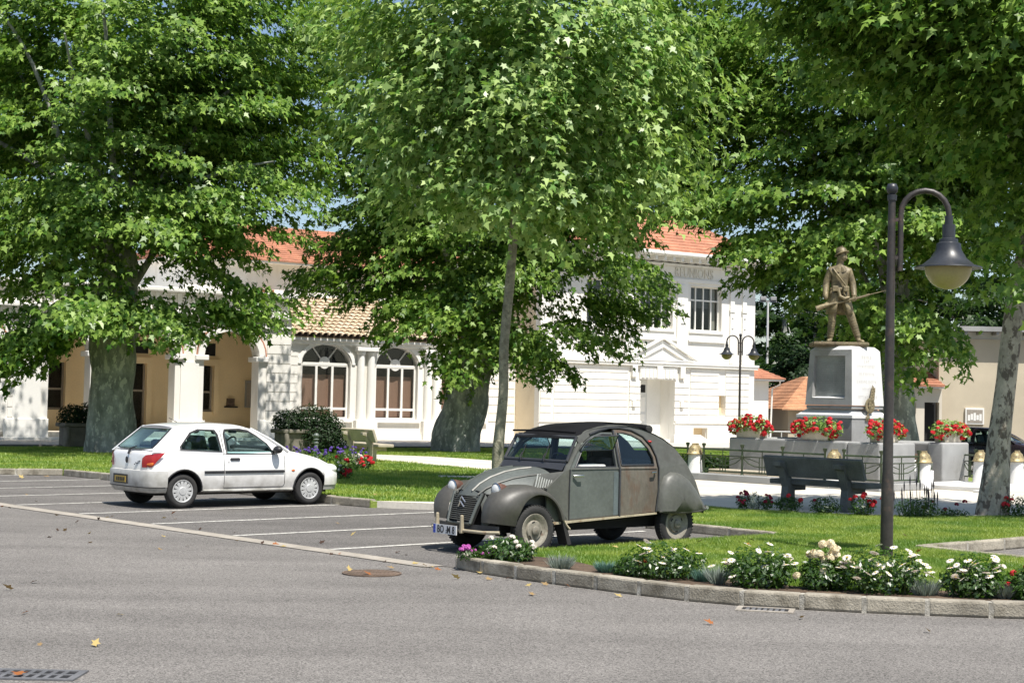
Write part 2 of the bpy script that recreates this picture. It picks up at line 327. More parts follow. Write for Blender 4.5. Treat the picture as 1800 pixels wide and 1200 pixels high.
# left lawn, in front of the town hall
def TH(s, n, z=0.): return FD*s+ND*n+Vector((0, 0, z))
lawn2 = [BF(4.9, -8.2), BF(4.9, 3.0), U(790, 882, .12), U(900, 873, .12), U(1000, 866, .12), U(1120, 858, .12), U(1200, 842, .12), BF(24.5, -3), TH(45, -46.5), TH(36, -47.6), TH(28, -48.3), TH(21, -49), TH(8, -50), BF(1.2, -22), BF(1.9, -12)]
flat('lawn', lawn2, LAWN_Z, mLAWN, thick=.112)
kerb(smooth_path([BF(4.86, -8.2), BF(4.86, .4), BF(4.80, 1.6), BF(4.9, 3.0)], 1.0), .14, .15, 1)
kerb(smooth_path([BF(4.86, -8.2), BF(2.5, -10.3), BF(1.2, -16), BF(1.2, -22)], 1.0), .14, .15, -1)
flat('footpath', [U(650, 798, .125), U(760, 802, .125), U(900, 811, .125), U(1010, 818, .125), U(1010, 834, .125), U(850, 825, .125), U(700, 811, .125), U(640, 806, .125)], .125, mPATH)
flat('footpath', [U(770, 835, .125), U(840, 836.5, .125), U(905, 839, .125), U(905, 843, .125), U(835, 840, .125), U(770, 838.5, .125)], .126, mPATH)
mPAVE = M('grey pavement', (.50, .46, .40), .9, .12, .7, 20, .3, 60)
flat('pavement', [TH(4, -49.9), TH(21, -48.9), TH(28, -48.2), TH(36, -47.5), TH(48, -46.4), TH(56, -46.4), TH(56, -57), TH(4, -61)], .15, mPAVE, thick=.15)
mPAVEK = M('dark kerb edge', (.16, .15, .14), .9, .15, 2, 30)
kerb(smooth_path([TH(4, -49.8), TH(21, -48.8), TH(28, -48.1), TH(36, -47.4), TH(48, -46.3)], 1.6), .14, .2, -1, m=mPAVEK, mortar=False)
flat('lawn', [U(1690, 852, .1), U(1990, 860, .1), U(2100, 828, .1), U(1720, 826, .1)], .13, mLAWN, thick=.12)

# grass blades -------------------------------------------------
def in_poly(x, y, poly):
    P = np.array([(p[0], p[1]) for p in poly]); c = np.zeros(len(x), bool); j = len(P)-1
    for i in range(len(P)):
        xi, yi, xj, yj = *P[i], *P[j]; k = ((yi > y) != (yj > y)) & (x < (xj-xi)*(y-yi)/(yj-yi+1e-12)+xi); c ^= k; j = i
    return c
def in_view(x, y, mg=1.4): return (np.abs(x)/np.maximum(y, .1) < 900/FPX*mg)
def grass(name, poly, excl, n, hgt, wid, z0):
    P = np.array([(p[0], p[1]) for p in poly]); lo = P.min(0); hi = P.max(0); pts = np.zeros((0, 2))
    while len(pts) < n:
        q = RNG.uniform(lo, hi, (400000, 2)); k = in_poly(q[:, 0], q[:, 1], poly) & in_view(q[:, 0], q[:, 1])
        for e in excl: k &= ~in_poly(q[:, 0], q[:, 1], e)
        pts = np.vstack([pts, q[k]])
        if k.sum() == 0: break
    pts = pts[:n]; n = len(pts); a = RNG.uniform(0, 2*PI, n); h = hgt*RNG.uniform(.45, 1.25, n)
    patch = np.sin(pts[:, 0]*1.7+np.sin(pts[:, 1]*1.1)*2)*np.sin(pts[:, 1]*1.4+pts[:, 0]*.6); h *= 1+.22*patch
    ww = wid*RNG.uniform(.7, 1.3, n); le = RNG.normal(0, .55, (n, 2))*h[:, None]
    V = np.zeros((n, 3, 3)); dx = np.stack([np.cos(a), np.sin(a)], 1)*ww[:, None]/2
    V[:, 0, :2] = pts-dx; V[:, 1, :2] = pts+dx; V[:, :2, 2] = z0-.005; V[:, 2, :2] = pts+le; V[:, 2, 2] = z0+h
    me = np_mesh(name, V.reshape(-1, 3), np.arange(3*n).reshape(-1, 3)); return meta(link(name, me, GRASS), kind='stuff')
bedpoly = bed+bedin[::-1]
grass('grass', lawn1, [bedpoly], 340000, .040, .0105, LAWN_Z)
path1 = [U(650, 798, .125), U(760, 802, .125), U(900, 811, .125), U(1010, 818, .125), U(1010, 834, .125), U(850, 825, .125), U(700, 811, .125), U(640, 806, .125)]
path2 = [U(770, 835, .125), U(840, 836.5, .125), U(905, 839, .125), U(905, 843, .125), U(835, 840, .125), U(770, 838.5, .125)]
grass('grass', lawn2, [path1, path2, [TH(4, -49.9), TH(21, -48.9), TH(28, -48.2), TH(36, -47.5), TH(48, -46.4), TH(56, -46.4), TH(56, -57), TH(4, -61)]], 300000, .055, .026, LAWN_Z)

# manhole, drains ----------------------------------------------
mc = (U(597, 1007)+U(710, 1009))/2; mr = (U(597, 1007)-U(710, 1009)).length/2*.93
mRUST = M('rusty cast iron', (.15, .105, .075), .8, .25, 6, 60, .3, 60)
t = empty('manhole_cover', mc, 0, 'round rusty manhole cover sunk in the asphalt before the grey car', 'manhole cover')
MB().lathe([(mr, .004), (mr, .014), (mr*.93, .014), (mr*.93, .004)], 40).obj('rim', mRUST, t)
mb = MB().lathe([(mr*.92, .002), (mr*.92, .011)], 40)
for i in range(-7, 8):
    for j in range(-7, 8):
        x, y = i*mr/8, j*mr/8
        if math.hypot(x, y) < mr*.84: mb.box(x-.016, x+.016, y-.016, y+.016, .011, .016)
mb.obj('lid', mRUST, t)
mDRAIN = M('grey drain iron', (.13, .13, .135), .6, .2, 4, 60)
def drain(P, rz, L, Wd, rows, cols, label):
    t = empty('drain_grate', P, rz, label, 'drain')
    b = .05; mb = MB()
    for x0, x1, y0, y1 in ((-L/2-b, L/2+b, -Wd/2-b, -Wd/2), (-L/2-b, L/2+b, Wd/2, Wd/2+b), (-L/2-b, -L/2, -Wd/2, Wd/2), (L/2, L/2+b, -Wd/2, Wd/2)): mb.box(x0, x1, y0, y1, .001, .012)
    mb.obj('frame', mDRAIN if rows > 1 else mGUT, t)
    MB().box(-L/2, L/2, -Wd/2, Wd/2, .001, .004).obj('sump', mDARK, t)
    me = MB().box(-.016, .016, -Wd/2, Wd/2, .005, .012).mesh('bar')
    for i in range(1, cols): link('bar', me, mDRAIN, t, (-L/2+L*i/cols, 0, 0))
    if rows > 1: MB().box(-L/2, L/2, -.016, .016, .0055, .0125).obj('cross_bar', mDRAIN, t)
dn = (U(1300, 1067)+U(1390, 1076))/2; drain(dn+Vector((0, -.02, 0)), math.atan2(-.25, .97), .42, .2, 1, 8, 'narrow drain grate in a pale frame against the flower bed kerb')
g0 = U(40, 1186); drain(g0, -.02, .66, .26, 2, 9, 'iron drain grate with two rows of slots in the road corner')
# ------------------------------------------------------------ town hall
N0 = -55.5; hall = empty('town_hall', (TH(40, N0).x, TH(40, N0).y, 0), TF, 'white stucco town hall with arcade, tiled annexe and two storey wing', 'building')
def fy(n): return N0-n                   # depth behind the right wing front, metres
def arch(x0, x1, zs, rise, n=14): xm = (x0+x1)/2; r = (x1-x0)/2; return [(xm+r*math.cos(PI-PI*i/n), zs+rise*math.sin(PI*i/n)) for i in range(n+1)]
def wall(name, y, outer, holes, th, m, sgn=1, parent=hall): return MB().panel(outer, holes, lambda a, b, d: Vector((a, y+d, b)), th).obj(name, m, parent)
def rect(x0, x1, z0, z1): return [(x0, z0), (x1, z0), (x1, z1), (x0, z1)]
def part(name, m, x0, x1, y0, y1, z0, z1, bevel=0, parent=hall): return box_obj(name, m, parent, x0, x1, y0, y1, z0, z1, bevel)
X = lambda s: s-40.
# --- right wing
x0, x1 = X(40.55), X(53.45)
door = rect(X(46.26), X(48.34), .1, 3.03); slot = rect(X(51.13), X(51.57), 1.4, 2.36); vent = rect(X(49.5), X(50.34), .08, .80)
wins = [(X(43.1), X(45.05)), (X(46.2), X(48.18)), (X(49.28), X(51.25))]
wall('wall', 0, rect(x0, x1, 0, 8.42), [door, slot, vent]+[rect(a, b, 5.38, 7.5) for a, b in wins], .35, mWHITE)
mSIDE = mCREAM
wall_s = MB().box(x0, x0+.3, .352, 6.2, 0, 8.42).obj('side_wall', M('shade tinted white render', (.74, .63, .46), .9, .05, .6, 20, .15, 60), hall)  # left wall coloured tan to carry its shade and warm bounced light
MB().box(x1-.3, x1, .352, 6.2, 0, 8.42).obj('side_wall', mWHITE, hall); MB().box(x0, x1, 6.2, 6.5, 0, 8.42).obj('back_wall', mWHITE, hall)
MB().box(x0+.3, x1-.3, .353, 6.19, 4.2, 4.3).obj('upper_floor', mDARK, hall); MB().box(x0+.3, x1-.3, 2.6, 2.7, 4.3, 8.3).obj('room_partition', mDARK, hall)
def courses(y, th, spans, z0, z1, step, gap=.04, m=mWHITE):
    n = round((z1-z0)/step); st = (z1-z0)/n
    for a, b in spans:
        for i in range(n):
            za, zb = z0+i*st, z0+(i+1)*st-gap
            part('stone_course', m, a, b, y-th, y-.002, za, zb)
st = .325
courses(0, .035, [(X(41.35), X(45.55)), (X(49.32), X(51.13)), (X(51.57), X(53.1))], 1.12, 3.6, st)
courses(0, .035, [(X(40.60), X(41.22))], 1.12, 3.6, st)
courses(0, .05, [(X(45.62), X(46.26)), (X(48.34), X(49.25))], 1.12, 3.0, st)
part('plinth', mWHITE2, x0-.06, X(46.26), -.12, -.003, 0, 1.0, .015); part('plinth', mWHITE2, X(48.34), X(49.48), -.12, -.003, 0, 1.0, .015); part('plinth', mWHITE2, X(50.36), x1+.05, -.12, -.003, 0, 1.0, .015)
part('plinth', mWHITE2, X(49.48), X(50.36), -.12, -.003, .82, 1.0)
for a, b in ((x0-.1, X(46.26)), (X(48.34), x1+.08)): part('plinth_moulding', mWHITE2, a, b, -.17, -.121, 1.0, 1.1, .02)
part('string_course', mWHITE2, x0-.1, x1+.1, -.16, -.004, 3.64, 3.74); part('string_course', mWHITE2, x0-.15, x1+.15, -.20, -.005, 3.742, 3.85, .02)
part('vent_recess', mCREAM, X(49.45), X(50.38), .25, .34, .02, .85); part('slot_back', mCREAM, X(51.1), X(51.6), .3, .345, 1.35, 2.4)
# doorway: lintel with flutes, consoles, pediment, recessed door
dx0, dx1 = X(46.26), X(48.34)
part('porch_wall', mWHITE, dx1, dx1+.08, .36, 1.12, .1, 3.2); part('porch_wall', mWHITE, dx0-.08, dx0, .36, 1.12, .1, 3.2); part('porch_ceiling', mWHITE, dx0, dx1, .36, 1.12, 3.03, 3.1)
part('lintel', mWHITE2, dx0-.05, dx1+.1, -.09, -.006, 3.03, 3.6)
for i in range(9): part('lintel_block', mWHITE2, dx0+.02+i*.235, dx0+.2+i*.235, -.13, -.092, 3.1, 3.5)
part('keystone', mWHITE2, X(47.15), X(47.5), -.19, -.131, 3.05, 3.62, .02)
for c in (45.85, 48.75): part('console', mWHITE2, X(c)-.15, X(c)+.15, -.17, -.006, 3.1, 3.64, .03); part('console_drop', mWHITE2, X(c)-.1, X(c)+.1, -.16, -.006, 1.75, 1.98, .03); part('console_drop', mWHITE2, X(c)-.1, X(c)+.1, -.12, -.006, 2.0, 2.06, .01)
ped = [(X(45.5), 3.96), (X(49.5), 3.96), (X(47.5), 4.85)]
MB().panel(ped, [], lambda a, b, d: Vector((a, -.10+d, b)), .09).obj('pediment', mWHITE2, hall)
def rake(a, b, hgt, y0, y1):
    v = (Vector((b[0], 0, b[1]))-Vector((a[0], 0, a[1]))); L = v.length; ang = math.atan2(v.z, v.x)
    Mx = Matrix.Translation((a[0], 0, a[1])) @ Matrix.Rotation(-ang, 4, 'Y'); MB().box(0, L, y0, y1, 0, hgt, Mx).obj('pediment_rake', mWHITE2, hall, bevel=.02)
rake((X(45.36), 3.9), (X(47.5), 4.9), .13, -.22, -.1); rake((X(47.5), 4.9), (X(49.64), 3.9), .13, -.215, -.1)
rake((X(46.2), 3.93), (X(47.5), 4.53), .07, -.19, -.101); rake((X(47.5), 4.53), (X(48.8), 3.93), .07, -.185, -.101)
part('pediment_base', mWHITE2, X(45.4), X(49.6), -.2, -.1, 3.882, 3.95)
d = part('door', M('grey white door paint', (.66, .66, .64), .5, .04), dx0, X(47.52), 1.0, 1.06, .25, 3.02)
part('door_surround', mWHITE2, X(47.52), dx1, .98, 1.1, .1, 3.03); part('door_step', mSTONEW, dx0, dx1, .2, 1.0, .1, .25)
for z0, z1 in ((.42, .95), (1.1, 1.42), (1.55, 2.2)): part('door_panel', mFRAMEW, dx0+.15, X(47.40), .975, .998, z0, z1, .02, d)
for a, b in ((dx0+.02, dx0+.10), (dx0+.22, X(47.42))): part('door_light', mDARK, a, b, .985, .998, 2.42, 2.78, 0, d)
part('handle', mIRON, dx0+.03, dx0+.09, .94, .998, 1.25, 1.5, .01, d)
MB().box(dx0+.0, dx1, -.9, .2, .1, .16).obj('door_step', mSTONEW, hall, bevel=.01)
# steps and slanted cheek walls before the plinth
MB().panel([(X(47.0), .12), (X(49.4), .12), (X(48.6), .52), (X(47.0), .52)], [], lambda a, b, d: Vector((a, -1.6+d, b)), .3).obj('stair_cheek', mWHITE2, hall)
part('stair_landing', mWHITE2, X(45.4), X(49.2), -1.3, -.13, .1, .22)
# upper windows
def window(x0, x1, z0, z1, y, cols, rows, bar=.07, back=mDARK, arched=0, curtain=None, depth=.2, midw=.07):
    f = MB(); b = bar; yy = y+depth
    f.box(x0, x0+b, yy, yy+.08, z0, z1); f.box(x1-b, x1, yy, yy+.08, z0, z1); f.box(x0+b, x1-b, yy, yy+.08, z0, z0+b); f.box(x0+b, x1-b, yy, yy+.08, z1-b, z1)
    xs = [x0+(x1-x0)*k/cols for k in range(1, cols)]
    for q in rows: f.box(x0+b, x1-b, yy-.003, yy+.075, q-midw/2, q+midw/2)
    zb = [z0+b]+[v for q in rows for v in (q-midw/2, q+midw/2)]+[z1-b]
    for q in xs:
        for i in range(0, len(zb), 2): f.box(q-midw/2, q+midw/2, yy-.001, yy+.077, zb[i], zb[i+1])
    o = f.obj('window', mFRAMEW, hall)
    xe = [x0+b]+[v for q in xs for v in (q-midw/2, q+midw/2)]+[x1-b]
    for i in range(0, len(xe), 2):
        for j in range(0, len(zb), 2): box_obj('pane', mGLASS, o, xe[i], xe[i+1], yy+.035, yy+.043, zb[j], zb[j+1])
    return o
mCURT = M('pale curtain', (.34, .30, .25), .9, .1, 2, 10, stretch=(10, 10, .5)); mCURTD = M('grey curtain', (.09, .09, .095), .9, .2, 2, 10, stretch=(8, 8, .4))
for a, b in wins:
    o = window(a, b, 5.38, 7.5, 0, 4, [6.84], depth=.22)
    part('sill', mWHITE2, a-.1, b+.1, -.06, -.003, 5.26, 5.38, .01); part('window_apron', mWHITE2, a-.14, b+.22, -.1, -.003, 4.84, 4.95, .02)
    part('curtain', mCURT, b-.42, b-.04, .42, .46, 5.40, 7.48); part('curtain', mCURTD, a+.02, b-.44, .5, .53, 6.5, 7.48); part('curtain', mCURTD, a+.02, a+.5, .48, .5, 5.4, 6.5)
for a, b in ((wins[0][1], wins[1][0]), (wins[1][1], wins[2][0])):
    xm = (a+b)/2; part('pilaster', mWHITE2, xm-.32, xm+.32, -.07, -.003, 3.9, 7.75)
    for z in (5.65, 6.15): part('wall_tie', mSTONE, xm-.1, xm+.1, -.09, -.071, z, z+.04)
    part('pilaster_ornament', mWHITE2, xm-.1, xm+.1, -.10, -.071, 7.05, 7.5, .02); part('pilaster_ornament', mWHITE2, xm-.1, xm+.1, -.10, -.071, 6.55, 6.85, .02)
for a in (51.9, 52.7):
    part('pilaster', mWHITE2, X(a)-.13, X(a)+.13, -.07, -.003, 3.9, 7.8); part('pilaster_ornament', mWHITE2, X(a)-.17, X(a)+.17, -.11, -.071, 6.35, 6.6, .02)
    for z in (5.55, 6.05): part('wall_tie', mSTONE, X(a)-.05, X(a)+.05, -.09, -.071, z, z+.04)
part('frieze_band', mWHITE2, x0-.02, x1+.02, -.08, -.004, 7.62, 7.78, .01); part('frieze_band', mWHITE2, x0-.04, x1+.04, -.13, -.004, 8.36, 8.46, .01)
fc = bpy.data.curves.new('lettering', 'FONT'); fc.body = 'REUNIONS'; fc.size = .62; fc.extrude = .03; fc.space_character = 1.06
fo = bpy.data.objects.new('lettering', fc); COL.objects.link(fo); me = bpy.data.meshes.new_from_object(fo.evaluated_get(bpy.context.evaluated_depsgraph_get())); bpy.data.objects.remove(fo)
o = link('lettering', me, mLETTERING, hall); o.matrix_local = Matrix.Translation((X(48.25), -.015, 7.87)) @ Matrix.Rotation(PI/2, 4, 'X')
sc = 2.4/max(v.co.x for v in me.vertices)
for v in me.vertices: v.co.x *= sc
# eaves with rafter ends, red hipped roof
part('eaves_board', mWHITE2, x0-.82, x1+.82, -.92, 7.1, 8.72, 8.80); part('gutter', mWHITE2, x0-.88, x1+.88, -1.03, -.921, 8.74, 8.9, .03)
me = MB().box(-.07, .07, -.8, -.002, 8.5, 8.72).mesh('rafter_end')
for i in range(27): link('rafter_end', me, mWHITE2, hall, (x0-.4+i*(x1-x0+.8)/26, 0, 0))
def hip(name, x0, x1, y0, y1, z0, h, m, inset, parent=hall, rows=14):
    """hipped roof built of raised tile courses"""
    mb = MB(); k = rows
    for i in range(k):
        a, b = i/k, (i+1)/k; ia, ib = inset*a, inset*b; zz = z0+h*a; ze = z0+h*b; lift = .05
        A = [(x0+ia, y0+ia, zz+lift), (x1-ia, y0+ia, zz+lift), (x1-ia, y1-ia, zz+lift), (x0+ia, y1-ia, zz+lift)]
        B = [(x0+ib, y0+ib, ze+.01), (x1-ib, y0+ib, ze+.01), (x1-ib, y1-ib, ze+.01), (x0+ib, y1-ib, ze+.01)]
        Cc = [(p[0], p[1], p[2]-lift-.02) for p in A]; mb.add(A+B+Cc, [(0, 1, 5, 4), (1, 2, 6, 5), (2, 3, 7, 6), (3, 0, 4, 7), (8, 9, 1, 0), (9, 10, 2, 1), (10, 11, 3, 2), (11, 8, 0, 3)])
    i = inset; mb.add([(x0+i, y0+i, z0+h), (x1-i, y0+i, z0+h), (x1-i, y1-i, z0+h), (x0+i, y1-i, z0+h)], [(0, 1, 2, 3)])
    return mb.obj(name, m, parent)
hip('roof', x0-.86, x1+.86, -1.0, 7.1, 8.81, 2.4, mREDTILE, 3.85)
# --- middle hall with three arched windows
yh = fy(-57.3); hx0, hx1 = X(28.7), X(40.54)
WN = [(X(29.84), X(32.12)), (X(33.34), X(35.42)), (X(36.62), X(38.88))]
wall('wall', yh, rect(hx0, hx1, 0, 4.30), [[(a, .98), (b, .98)]+arch(a, b, 3.25, .8)[::-1] for a, b in WN], .4, mWHITE)
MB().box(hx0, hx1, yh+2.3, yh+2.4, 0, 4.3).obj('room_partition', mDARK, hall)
for a, b in WN:
    o = window(a+.02, b-.02, .98, 3.25, yh, 3, [1.42], .09, depth=.16, midw=.1)
    ar = arch(a+.02, b-.02, 3.25, .78); ai = arch(a+.08, b-.08, 3.32, .66)
    MB().panel(ar, [], lambda p, q, d: Vector((p, yh+.22+d, q)), .02).obj('fanlight_pane', mGLASS, o)
    xm = (a+b)/2; mb = MB().box(a+.02, b-.02, yh+.15, yh+.25, 3.2, 3.31)
    for s in (-1, 1): mb.tube([(xm+s*.12, yh+.2, 3.40), (xm+s*.55, yh+.2, 3.93)], .032, 6)
    mb.lathe([(.25, -.03), (.25, .03)], 20, Matrix.Translation((xm, yh+.2, 3.31)) @ Matrix.Rotation(PI/2, 4, 'X')); mb.obj('fanlight_bars', mFRAMEW, o)
    part('blind', mBLIND, a+.06, b-.06, yh+.42, yh+.44, 1.0, 2.82)
    MB().panel(arch(a-.2, b+.2, 3.25, 1.0)+[(b+.05, 3.25)]+arch(a-.05, b+.05, 3.25, .84)[::-1]+[], [], lambda p, q, d: Vector((p, yh-.05+d, q)), .048).obj('window_arch', mWHITE2, hall)
    part('window_sill', mWHITE2, a-.12, b+.12, yh-.12, yh-.003, .86, .97, .01)
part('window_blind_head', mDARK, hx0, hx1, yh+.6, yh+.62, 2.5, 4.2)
for a, b in ((28.75, 29.6), (32.55, 33.0), (35.85, 36.25), (39.3, 40.4)):
    w_ = X(b)-X(a)
    if w_ < .6:
        for c in (X(a)+.02, X(b)+.06): MB().lathe([(.17, .98), (.155, 3.7), (.2, 3.72), (.2, 3.82)], 16, Matrix.Translation((c, yh-.06, 0))).obj('half_column', mWHITE2, hall, ang=40)
        part('column_capital', mWHITE2, X(a)-.28, X(b)+.36, yh-.32, yh-.003, 3.83, 4.0, .02); part('column_base', mWHITE2, X(a)-.25, X(b)+.33, yh-.26, yh-.003, .1, .97, .02)
courses(yh, .03, [(X(28.72), X(29.66)), (X(39.1), X(40.5))], .98, 3.9, .36)
part('plinth', mWHITE2, hx0, hx1, yh-.1, yh-.002, .1, .35); part('cornice', mWHITE2, hx0, hx1, yh-.26, yh-.002, 4.18, 4.30, .02); part('cornice', mWHITE2, hx0, hx1, yh-.14, yh-.003, 4.04, 4.178, .02)
# canal tile roof: individual barrel tiles
ry0, rz0, ry1, rz1 = yh-.36, 4.40, yh+4.3, 6.25; sl = Vector((0, ry1-ry0, rz1-rz0)); Ls = sl.length; sl.normalize(); up = Vector((0, -sl.z, sl.y))
rx0 = X(29.35)
MB().add([(rx0, ry0+.1, rz0-.02), (hx1, ry0+.1, rz0-.02), (hx1, ry1, rz1-.06), (rx0, ry1, rz1-.06), (rx0, ry0+.1, rz0-.1), (hx1, ry0+.1, rz0-.1), (hx1, ry1, rz1-.2), (rx0, ry1, rz1-.2)], [(0, 1, 2, 3), (7, 6, 5, 4), (0, 4, 5, 1), (1, 5, 6, 2), (2, 6, 7, 3), (3, 7, 4, 0)]).obj('annexe_roof', mTAN[1], hall)
part('eave_shade_strip', M('dark eave shade', (.035, .022, .015), .9, .2, 4), rx0, hx1, ry0+.085, ry0+.1, rz0-.06, rz0+.13)  # added dark strip standing in for the shade under the tile ends
pit, rows = .30, 12; ncol = int((hx1-rx0)/pit); dl = Ls/rows
def tile_mesh(i):
    mb = MB(); rr = []
    for t_, r, lift in ((-.03, .135, .055), (dl*1.04, .105, .01)): rr.append([Vector((0, 0, 0))+sl*t_+Vector((math.cos(PI*k/6)*-r, 0, 0))+up*(math.sin(PI*k/6)*r*.85+lift-.02) for k in range(7)])
    mb.grid(rr); rr2 = [[p-up*.018 for p in rr[0]], rr[0]]; mb.grid(rr2); me = mb.mesh('roof_tile', smooth=True); me.materials.append(mTAN[i]); return me
TM = [tile_mesh(i) for i in range(3)]; cnt = 0; rest = MB()
order = sorted([(c, r) for c in range(ncol) for r in range(rows)], key=lambda q: (q[0] >= 22, q[0] >= 30, q[1]))
for c, r in order:
    P = Vector((rx0+.15+c*pit+random.uniform(-.012, .012), ry0, rz0))+sl*(dl*r+random.uniform(-.012, .012))
    if cnt < 298: link('roof_tile', TM[random.choice((0, 0, 1, 2, 2))], None, hall, P); cnt += 1
    else:
        rest.cur = random.choice((0, 1, 2)); src = TM[0]; rest.add([v.co+P for v in src.vertices], [tuple(p.vertices) for p in src.polygons])
o = rest.obj('roof_tile_field', mTAN, hall, ang=60); o['kind'] = 'stuff'
# --- main block behind, red hipped roof
bx0, bx1, by = X(26.6), X(41), fy(-61.9)
part('upper_wall', mWHITE, bx0, bx1, by, by+8, 0, 7.62); part('upper_cornice', mWHITE2, bx0-.1, bx1, by-.12, by-.002, 6.15, 6.3); part('upper_eaves', mWHITE2, bx0-.55, bx1, by-.55, by+8.5, 7.62, 7.72)
hip('main_roof', bx0-.6, bx1+6, by-.6, by+8.6, 7.73, 2.0, mREDTILE, 4.5, rows=18)
part('chimney_cap', mREDTILE, X(30.2), X(30.7), by-.2, by+.2, 6.4, 6.5)
# --- left arcade wing
yl = fy(-56.0); ya = fy(-58.7); lx0, lx1 = X(10.), X(28.68)
AR = [(X(12.2), X(14.5)), (X(14.9), X(17.2)), (X(18.95), X(20.5)), (X(21.55), X(23.8)), (X(24.97), X(27.28))]
zs = 3.42
wall('arcade_wall', yl, rect(lx0, lx1, 0, 4.95), [[(a, .1), (b, .1)]+arch(a, b, zs, (b-a)/2*.82)[::-1] for a, b in AR], .62, mWHITE)
for a, b in AR:
    r = (b-a)/2; MB().panel(arch(a-.26, b+.26, zs, r*.82+.26)+arch(a-.0, b+.0, zs, r*.82)[::-1], [], lambda p, q, d: Vector((p, yl-.06+d, q)), .058).obj('arch_moulding', mWHITE2, hall)
    MB().panel(arch(a-.33, b+.33, zs, r*.82+.33)+arch(a-.28, b+.28, zs, r*.82+.28)[::-1], [], lambda p, q, d: Vector((p, yl-.035+d, q)), .033).obj('arch_line', mREDTILE, hall)
    for c in (a, b): part('impost', mWHITE2, c-.16 if c == b else c-.38, c+.38 if c == b else c+.16, yl-.13, yl+.66, zs-.22, zs-.02, .03)
for a, b in ((X(17.45), X(18.9)), (X(20.5), X(21.55)), (X(23.8), X(24.97))): part('pier_panel', mWHITE2, a+.22, b-.22, yl-.05, yl-.002, .9, zs-.3); part('pier_base', mWHITE2, a-.08, b+.08, yl-.08, yl-.003, .1, .9, .02)
courses(yl, .035, [(X(27.62), X(28.66))], .95, 4.3, .36); courses(yl, .035, [(X(17.5), X(18.66))], .95, 4.3, .36)
part('pier_base', mWHITE2, X(27.26), X(28.74), yl-.1, yl-.003, .1, .93, .02)
part('entablature', mWHITE2, lx0, lx1+.05, yl-.1, yl-.003, 4.5, 4.62, .02); part('entablature', mWHITE2, lx0, lx1+.12, yl-.22, yl-.003, 4.9, 5.03, .02)
part('attic_wall', mWHITE, lx0, lx1, yl+.2, yl+.5, 4.951, 5.75); part('attic_cornice', mWHITE2, lx0, lx1+.25, yl-.14, yl+.6, 5.752, 5.92, .03)
for i in range(40): part('attic_flute', mWHITE2, lx1-.12-i*.3, lx1-.27-i*.3, yl+.14, yl+.198, 5.06, 5.72)
part('wing_end_wall', mWHITE, lx1-.3, lx1, yl+.63, yh+4.5, 0, 5.75); part('wing_roof', mWHITE, lx0, lx1-.3, yl+.63, ya+8, 4.951, 5.1)
MB().panel(rect(lx0, lx1-.31, .1, 4.95), [rect(X(19.3), X(20.5), 1.2, 3.0), rect(X(22.7), X(23.75), .35, 3.05), rect(X(25.5), X(26.6), 1.2, 3.05)], lambda a, b, d: Vector((a, ya+d, b)), .3).obj('arcade_back_wall', mCREAM, hall)
part('arcade_floor', mPATH, lx0, lx1-.31, yl+.0, ya, .1, .42); part('arcade_step', mWHITE2, lx0, lx1-.3, yl-.5, yl-.12, .1, .24, .01)
for a, b, z in ((X(19.3), X(20.5), 1.2), (X(25.5), X(26.6), 1.2), (X(22.7), X(23.75), .42)):
    for q0, q1, r0, r1 in ((b, b+.22, z-.1, 3.05), (a-.22, a, z-.1, 3.05), (a-.22, b+.22, 3.051, 3.3)): part('window_surround', mCREAM, q0, q1, ya-.1, ya-.002, r0, r1)
    f = part('window_frame', mCURT, a, b, ya+.12, ya+.2, z, z+.08)
    for q in (a, b-.07): part('frame_side', mCURT, q, q+.07, ya+.12, ya+.2, z+.08, 3.0, 0, f)
    part('frame_rail', mCURT, a, b, ya+.12, ya+.19, 1.95, 2.03, 0, f)
    box_obj('pane', mGLASS, f, a+.07, b-.07, ya+.15, ya+.158, z+.08, 3.0); part('fanlight', mDARK, a-.05, b+.05, ya-.02, ya-.003, 3.45, 3.95)
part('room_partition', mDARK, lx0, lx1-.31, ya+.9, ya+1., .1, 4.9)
part('letter_box', mRUST, X(27.2), X(27.5), ya-.14, ya-.002, 1.45, 1.75); part('letter_shelf', mIRON, X(27.1), X(27.62), ya-.2, ya-.002, 1.38, 1.44)
nb = part('notice_board', mSTONE, X(28.0), X(28.35), ya-.12, ya-.002, 1.4, 2.5); part('board_sheet', mCURT, X(28.03), X(28.32), ya-.14, ya-.121, 1.45, 2.4, 0, nb)

# ------------------------------------------------------------ other buildings
def house_frame(P, rz, name, label): return empty(name, P, rz, label, 'building')
mBEIGE = M('beige rough render', (.56, .485, .36), .95, .07, .8, 60, .4, 70); mBEIGEW = M('pale beige render', (.66, .60, .50), .9, .05, .8, 40)
hb = house_frame((16.35, 60, 0), 0, 'beige_building', 'blank beige rendered building behind the dark car')
MB().panel(rect(0, 9, 0, 4.62), [], lambda a, b, d: Vector((a, d, b)), 6).obj('wall', mBEIGE, hb)
MB().box(-1.1, 10, -.5, 6.5, 4.9, 5.08).obj('roof_slab', mSTONE, hb); MB().box(.2, 8.9, .15, 5.9, 4.62, 4.9).obj('roof_upstand', mWHITE2, hb)
me = MB().box(-.05, .05, -.45, .14, 4.78, 4.899).mesh('rafter_end')
for i in range(16): link('rafter_end', me, mSTONE, hb, (.3+i*.6, 0, 0))
nb = box_obj('notice_board', mFRAMEW, hb, 1.0, 1.72, -.09, -.002, 1.36, 1.98, .01); box_obj('board_sheet', mCURT, nb, 1.06, 1.66, -.1, -.091, 1.42, 1.92)
for i in range(5): box_obj('posted_sheet', mWHITE2, nb, 1.09+i*.11, 1.18+i*.11, -.106, -.101, 1.5+.03*(i % 2), 1.72+.04*(i % 3))
